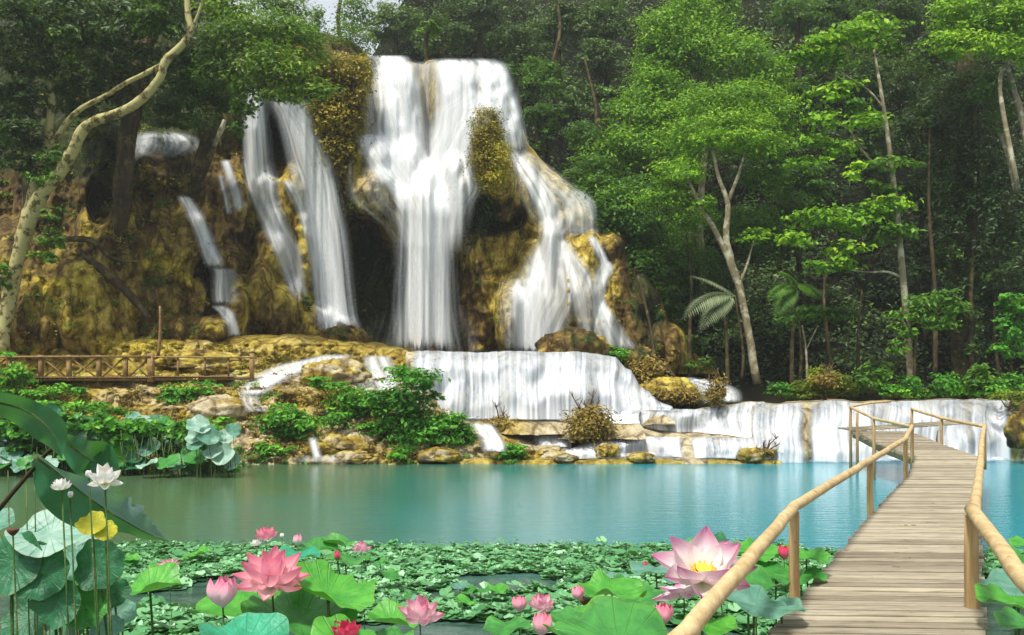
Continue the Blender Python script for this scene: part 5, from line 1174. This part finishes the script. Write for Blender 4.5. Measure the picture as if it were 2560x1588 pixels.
lotus_flower('small pink lotus floating low among the pads at left', 169, 568, 9, 12, 'pale', [(8, 60, 1, .24, .1), (6, 30, .9, .24, .14)], (5, 0), pod=False)
lotus_flower('pink open lotus between two buds at lower centre right', 541, 610, 6, 17, 'pale', HALF, (8, 4), pod=False)
lotus_flower('white lotus flower with wide petals, the larger of the two at left', 105, 484, 3.5, 20, 'white', [(5, 82, .85, .32, .16), (5, 44, 1.0, .34, .2), (4, 14, 1.05, .34, .2)], (10, 3))
lotus_flower('smaller white lotus flower on a thin stem at left', 62, 490, 3.55, 12, 'white', HALF, (0, -6), pod=False)
for lb, u, v, y, s, k in [('tall open-tipped pink bud left of the large rose-pink flower', 223, 607, 4.3, 32, 'pale'), ('dark pink bud left of the open lotus at lower centre right', 520, 612, 6, 17, 'pink'), ('single rose bud on its own stem above the bright leaf', 578, 600, 6.2, 15, 'pink'),
    ('fat pink bud at the bottom edge under the open lotus', 541, 636, 5, 24, 'pink'), ('mauve bud beside the log handrail at the bottom', 664, 624, 5.8, 22, 'pink'), ('smaller leaning mauve bud left of the handrail', 650, 626, 5.9, 15, 'pale'),
    ('tiny red bud above the flat leaf right of centre', 645, 568, 9, 7, 'red'), ('tiny red bud among the dark leaf cluster', 337, 560, 9, 9, 'red'), ('pale slim bud over the dark leaf cluster', 298, 546, 9.3, 12, 'pale'), ('tiny white bud over the water beside the small pink flower', 282, 538, 9.5, 5, 'white'),
    ('greenish bud left of the larger white lotus', 89, 478, 3.6, 8, 'white'), ('small green-white bud below the white lotuses', 70, 498, 3.6, 7, 'white'), ('dark red bud behind the first boardwalk post', 784, 560, 8.6, 15, 'red')]:
    lotus_flower(lb, u, v, y, s, k, BUD, (random.uniform(-4, 4), random.uniform(-8, 8)), pod=False, name='lotus_bud')

# foreground leaves, each its own plant
fl = [
 ('big pale grey-green lotus leaf with wavy rim at the lower left', 50, 534, 4.6, 36, 'pale', (28, 8), 0),
 ('small pale leaf right behind the big pale leaf', 90, 536, 4.9, 16, 'pale', (30, -20), 0),
 ('bright yellow lotus leaf under the white lotus', 92, 524, 3.75, 14, 'yellow', (42, 14), 0),
 ('second yellow leaf lobe hanging right of the bright yellow leaf', 106, 531, 3.75, 11, 'yellow', (50, 14), 0),
 ('round dark green leaf hanging at the right of the left cluster', 100, 565, 4.6, 25, 'dark', (72, 12), 0),
 ('large green leaf facing the viewer at the left edge', 12, 562, 4.5, 32, 'green', (70, -6), 0),
 ('second green leaf facing the viewer beside the left edge leaf', 42, 572, 4.5, 28, 'green', (72, 8), 0),
 ('dull green leaf hanging below the big pale leaf', 58, 603, 4.5, 24, 'green', (74, -4), 0),
 ('round green leaf at the bottom of the left cluster', 86, 607, 4.6, 22, 'green', (70, 10), 0),
 ('small dark leaf beside the bottom of the left cluster', 114, 592, 4.8, 16, 'dark', (66, 16), 0),
 ('pale leaf edge cut by the left side of the picture', -6, 524, 4.7, 20, 'blue', (30, 0), 0),
 ('small grey-green leaf at the bottom right of the left cluster', 108, 628, 4.7, 16, 'blue', (30, 10), 0),
 ('brownish leaf between the green leaves of the left cluster', 82, 586, 4.9, 14, 'green', (60, -20), 0),
 ('fresh green leaf on a short stem left of the tall pink bud', 150, 590, 6.4, 32, 'bright', (36, -10), 0.3),
 ('big folded bright leaf right of the large rose-pink flower', 328, 596, 4.6, 44, 'bright', (30, 22), 0.25),
 ('wide green leaf under the large rose-pink flower', 300, 622, 4.5, 56, 'green', (22, 16), 0.15),
 ('flat bright green leaf around the tall pink bud', 236, 606, 4.9, 44, 'bright', (14, -6), 0),
 ('turquoise-green leaf rising from the bottom edge', 246, 644, 3.9, 46, 'teal', (24, 14), 0.2),
 ('green leaf at the bottom edge under the red-pink lotus', 350, 650, 4.1, 46, 'bright', (24, 20), 0.15),
 ('pale green leaf edge between the two bottom flowers', 392, 622, 5.3, 28, 'bright', (16, 12), 0.3),
 ('dark green leaf of the little cluster at the water edge', 318, 548, 9.4, 22, 'green', (22, 6), 0.1),
 ('teal leaf of the little cluster at the water edge', 296, 556, 9.0, 24, 'teal', (16, 0), 0),
 ('raised dark leaf at the top of the little cluster', 336, 544, 9.6, 16, 'green', (10, 12), 0.3),
 ('low leaf at the right of the little cluster', 345, 560, 9.0, 18, 'green', (14, 10), 0),
 ('bright green leaf right of the single rose bud', 612, 593, 6.5, 34, 'bright', (20, 6), 0.15),
 ('bright green leaf below the single rose bud', 596, 616, 5.8, 30, 'bright', (18, -6), 0.1),
 ('broad blue-green leaf along the bottom edge right of centre', 620, 643, 4.8, 74, 'green', (12, 4), 0.1),
 ('flat leaf under the tiny red bud', 656, 571, 8.8, 26, 'blue', (10, 0), 0),
 ('bright leaf left of the drooping mauve lotus', 640, 600, 7, 30, 'green', (16, -10), 0),
 ('leaf with raised rim directly behind the log handrail', 748, 585, 7.2, 36, 'green', (20, 4), 0.1),
 ('blue-green leaf lying between the handrail and the first post', 754, 604, 6.6, 40, 'blue', (20, 10), 0),
 ('vivid leaf below the handrail near the bottom', 712, 626, 5.6, 26, 'bright', (20, 6), 0),
 ('large leaf behind the upper part of the handrail', 755, 552, 8.8, 26, 'bright', (30, 6), 0),
 ('leaf peeking over the huge blush lotus', 716, 540, 7.6, 14, 'dark', (40, 0), 0),
 ('vivid leaf right of the first boardwalk post', 806, 556, 9.2, 22, 'bright', (30, 4), 0),
 ('leaf low beside the boardwalk edge right of the post', 800, 576, 9.0, 24, 'green', (22, 0), 0),
 ('leaf left of the first boardwalk post', 776, 574, 8.4, 26, 'green', (26, -4), 0),
 ('blue-green leaf at the foot of the first post', 782, 608, 7.4, 24, 'blue', (16, 0), 0),
 ('blue-green leaf right of the boardwalk below the log handrail', 1004, 586, 8.0, 38, 'blue', (20, -6), 0),
 ('bright leaf at the bottom right beside the thick post', 1000, 603, 7.2, 36, 'bright', (18, 6), 0),
 ('leaf in the bottom right corner', 1020, 626, 6.4, 34, 'green', (16, 0), 0),
 ('leaf at the water line right of the thick post', 1000, 556, 9.6, 24, 'green', (22, 8), 0),
 ('small bright leaf at the right edge of the pool', 1018, 546, 10, 20, 'bright', (20, 0), 0),
 ('pale raised leaf right of the open lotus', 566, 620, 5.6, 22, 'green', (12, 4), .1),
 ('leaf left of the fat pink bud', 505, 628, 5.4, 24, 'green', (14, -6), 0),
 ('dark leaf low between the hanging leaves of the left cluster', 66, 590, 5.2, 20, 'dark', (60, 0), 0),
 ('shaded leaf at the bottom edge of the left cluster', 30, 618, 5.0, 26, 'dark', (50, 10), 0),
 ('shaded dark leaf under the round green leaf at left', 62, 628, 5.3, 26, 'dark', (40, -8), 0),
 ('bluish leaf leaning at the right foot of the left cluster', 122, 612, 5.2, 14, 'blue', (56, 20), 0),
 ('pale torn leaf behind the dark hanging leaf', 76, 560, 5.1, 18, 'blue', (50, -10), 0),
 ('leaf at the bottom edge left of the pale pink lotus', 388, 640, 4.6, 26, 'green', (14, 0), 0),
]
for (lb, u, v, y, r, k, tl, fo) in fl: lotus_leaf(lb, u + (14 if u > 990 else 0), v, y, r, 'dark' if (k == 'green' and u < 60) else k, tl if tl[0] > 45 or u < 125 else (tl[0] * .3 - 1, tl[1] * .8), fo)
# seed pods and loose stems of the left cluster
def pod(label, u, v, y, s, top=True):
    c = PV(u, v, y); foot = (c.x, c.y + .05, -.3); t = thing('seed_head', label, 'seed head', foot); stem_mesh(foot, c, .004, parent=t)
    a = np.linspace(0, 2 * math.pi, 18, endpoint=False)[None]; pr = np.array([(0, 0), (.3, .1), (.8, .7), (1, 1.1), (.9, 1.2), (0, 1.15)])[:, :, None] * s * y / F
    mb = MB(); mb.grid(np.stack([pr[:, 0] * np.cos(a) + c.x, pr[:, 0] * np.sin(a) + c.y, pr[:, 1] + 0 * a + c.z], -1), closed=True); mb.build('pod', M['brownpod'], t)
pod('dark brown seed head on the big pale leaf at left', 13, 536, 4.3, 6)
pod('pale flat seed head on a short stem above the muddy gap', 585, 606, 6.6, 6)
for i in range(12):
    u = random.uniform(2, 112); y = random.uniform(4.8, 6); v1 = random.uniform(560, 615); c = PV(u, v1, y)
    mb = MB(); mb.tube([(c.x + random.uniform(-.05, .05), c.y, -.3), (c.x, c.y, c.z * .5), c], .0035, 6)
    o = mb.build('reed_stem', M['stem'], origin=(c.x, c.y, -.3)); tag(o, 'thin upright stem under the lotus leaves at the lower left', 'stem', 'stems under the left lotus leaves')
for u, v0, v1 in [(8, 470, 575), (26, 465, 560), (34, 452, 600)]:
    c = PV(u, v0, 4.6); mb = MB(); mb.tube([(c.x, c.y, -.3), (c.x + .02, c.y, c.z * .6), c], .0035, 6); o = mb.build('reed_stem', M['stem'], origin=(c.x, c.y, -.3)); tag(o, 'very tall pale stem rising past the big drooping leaf', 'stem', 'tall pale stems at the left edge')

# big torn drooping leaves at the left edge
def long_leaf(label, mid, widths, y, kind, serr=False, name='drooping_leaf', twist=.5, second='blue'):
    a = smooth_path([(m[0], m[1], w_[0], w_[1]) for m, w_ in zip(mid, widths)], 8)
    t = thing(name, label, 'leaf', P(mid[-1][0], mid[-1][1], y))
    s = y / F
    for side, mt in ((0, LO[kind]), (1, LO[second])):
        rows = []; uv = []
        for i, (u, v, wl, wr) in enumerate(a):
            j = min(i + 1, len(a) - 1); k = max(i - 1, 0); d = np.array([a[j][0] - a[k][0], a[j][1] - a[k][1]]); d /= np.linalg.norm(d) + 1e-6; nrm = np.array([-d[1], d[0]])
            w_ = wl if side == 0 else -wr
            row = []
            for q in np.linspace(0, 1, 8):
                ww = w_ * q
                if serr and q == 1 and side == 1 and i > len(a) * .55: ww *= (1.0 + .35 * ((i % 5) / 4 - .5))
                row.append(P(u + nrm[0] * ww, v + nrm[1] * ww, y + (.14 * q if side == 0 else -.10 * q) + .05 * math.sin(i * .5) * q - (.02 if side else 0)))
                uv.append((.5 * side + i * .06, q * .9 + .05))
            rows.append(row)
        mb = MB(); G = np.array(rows); mb.grid(G if side else G[:, ::-1], .5, uv=np.array(uv) if side else np.array(uv).reshape(len(a), 8, 2)[:, ::-1].reshape(-1, 2)); mb.build('blade_half', mt, t)
    mb = MB(); mb.tube([P(r[0], r[1], y - .01) for r in a], list(np.linspace(.014, .003, len(a))), 6); mb.build('midrib', M['stem'], t)
    return t
long_leaf('long drooping leaf with blue-grey upper half and torn tip', [(36, 456), (55, 470), (80, 490), (105, 508), (128, 522), (148, 533), (168, 541)], [(8, 1), (30, 3), (36, 14), (28, 18), (12, 20), (7, 12), (0, 0)], 3.9, 'dark', True, second='slate')
long_leaf('broad dark green leaf arching down at the left edge', [(-30, 402), (0, 402), (30, 412), (52, 432), (62, 458)], [(16, 12), (14, 10), (18, 12), (16, 16), (0, 0)], 3.6, 'dark', second='dark')
long_leaf('dark shaded leaf standing behind the white lotuses', [(62, 438), (80, 452), (100, 464), (122, 476)], [(4, 6), (18, 14), (20, 22), (0, 0)], 4.3, 'dark', second='dark')
long_leaf('blunt dark leaf curling up right of the shaded leaf', [(84, 472), (100, 462), (114, 456), (128, 462)], [(2, 2), (12, 8), (10, 8), (0, 0)], 4.4, 'dark', second='green')
mb = MB(); mb.tube([PV(-10, 520, 4.1), PV(15, 490, 4.1), PV(45, 455, 4), PV(62, 440, 3.9)], [.012, .011, .01, .008], 6); tag(mb.build('leaf_stalk', M['bark_brown'], origin=P(-10, 520, 4.1)), 'dark slanting stalk behind the drooping leaf at the left edge', 'stalk')

# lotus thicket on the left shore
rr = random.Random(11)
for i in range(110):
    y = rr.uniform(20, 30); u = rr.uniform(-10, 215); top = np.interp(u, [-10, 40, 100, 180, 225, 240], [405, 408, 412, 420, 432, 455])
    v = top + (466 - top) * rr.random() ** .8
    y = np.interp(v, [405, 466], [31.5, 28.2]) + rr.uniform(-.6, .6)
    lotus_leaf('grey-green lotus leaf in the thicket on the left shore', u, v, y, rr.uniform(6, 13), rr.choice(['blue', 'blue', 'blue', 'pale', 'green', 'green', 'dark']), (rr.uniform(10, 60), rr.uniform(-40, 40)), rr.choice([0, 0, .3]), group='lotus thicket on the left shore')
for i in range(14):
    u = rr.uniform(195, 236); v = rr.uniform(425, 462)
    lotus_leaf('silvery lotus leaf at the right end of the shore thicket', u, v, rr.uniform(27.5, 28.5), rr.uniform(7, 12), rr.choice(['pale', 'blue']), (rr.uniform(30, 70), rr.uniform(-30, 50)), .2, group='right end of the lotus thicket')
mb = MB()
for k in range(160):
    u = rr.uniform(-20, 232); y = rr.uniform(28.2, 30); v = rr.uniform(430, 455); c = PV(u, v, y); mb.tube([(c.x + rr.uniform(-.3, .3), c.y, -.1), c], [.02, .012], 4)
o = mb.build('reeds', M['stem']); tag(o, 'tangle of stems under the lotus thicket', 'reeds', kind='stuff')
mb = MB()
for k in range(90):
    u = rr.uniform(-20, 226); y = rr.uniform(28.5, 31); v = rr.uniform(420, 470); pxclump(mb, u, v, 14, 9, y, .24, .5, rr.uniform(.2, .6), jit=.4, core=.2, aspect=.8)
o = mb.build('undergrowth', LM['shrub'], smooth=False); tag(o, 'leafy undergrowth of the left shore', 'plants', kind='stuff')

# ------------------------------------------------------------------ floating lily carpet
def pads():
    N = 42000; rng = np.random.default_rng(5)
    y = 9.2 * (17.2 / 9.2) ** rng.random(N); v = HV + CH * F / y; 
    vv = rng.uniform(546, 650, N); y = CH * F / (vv - HV)
    u = rng.uniform(60, 1060, N); x = (u - HU) / F * y
    edge = 16.4 + .7 * fbm(x * .5, 0, 0, 3, 70) + np.where(u < 330, .8, 0)
    dn = fbm(x * .45, y * .6, 0, 4, 71)
    lo = np.interp(y, [9.5, 12.0, 12.8, 14.2, 16], [.06, -.05, -.25, -.6, -.9])
    keep = (y < edge) & (dn > lo) & ~((u > 800) & (y > 15.5)); x, y, dn = x[keep], y[keep], dn[keep]; n = len(x)
    r = .035 + .07 * rng.random(n) ** 2 * np.interp(y, [9, 16], [1.7, 1.0]); z = np.where(rng.random(n) < .3, np.abs(rng.normal(size=n)) * .05, .0) + .008 + rng.random(n) * .03
    seg = 11; a = np.linspace(0, 2 * math.pi, seg, endpoint=False); tl = rng.normal(size=(n, 2)) * .20 * (z[:, None] > .04)
    ph = rng.uniform(0, 6.28, n)
    V = np.zeros((n, seg + 1, 3)); V[:, 0, 0] = x; V[:, 0, 1] = y; V[:, 0, 2] = z - .01
    ca = np.cos(a[None] + ph[:, None]); sa = np.sin(a[None] + ph[:, None]); rr_ = r[:, None] * (1 + .05 * np.sin(3 * a[None] + ph[:, None]))
    V[:, 1:, 0] = x[:, None] + rr_ * ca; V[:, 1:, 1] = y[:, None] + rr_ * sa; V[:, 1:, 2] = np.maximum(z[:, None] + rr_ * (ca * tl[:, :1] + sa * tl[:, 1:]), .006) + .01 * np.sin(4 * a[None]) * (z[:, None] > .04) + .01
    j = np.arange(0, seg, 2); 
    q = np.stack([np.zeros_like(j), 1 + j, 1 + (j + 1) % seg, 1 + (j + 2) % seg], -1)[:5]
    Q = (np.arange(n)[:, None, None] * (seg + 1) + q[None]).reshape(-1, 4)
    mb = MB(); T = np.repeat(np.clip(.5 + .22 * rng.normal(size=n) + .25 * fbm(x, y, 0, 3, 72), 0, 1), seg + 1)
    mb.add(V.reshape(-1, 3), Q, T); o = mb.build('lily_pads', LM['pad'], smooth=False); tag(o, 'carpet of small floating pads across the near pool', 'lily pads', kind='stuff')
pads()
rr = random.Random(23)
for i in range(46):
    v = rr.uniform(556, 606); u = rr.uniform(120, 760)
    y = CH * F / (v - HV) ; y = y * rr.uniform(.93, .98)
    if fbm(np.array([(u - HU) / F * y * .45]), np.array([y * .6]), 0, 4, 71)[0] < -.15: continue
    lotus_leaf('medium green leaf standing low in the floating carpet', u, v - 3, y, rr.uniform(7, 13), rr.choice(['green', 'bright', 'blue', 'green']), (rr.uniform(0, 12), rr.uniform(-20, 20)), rr.choice([0, .15]), group='low leaves in the floating carpet')
print('LEAVES', sum(len(o.data.polygons) for o in bpy.data.objects if o.type == 'MESH'))
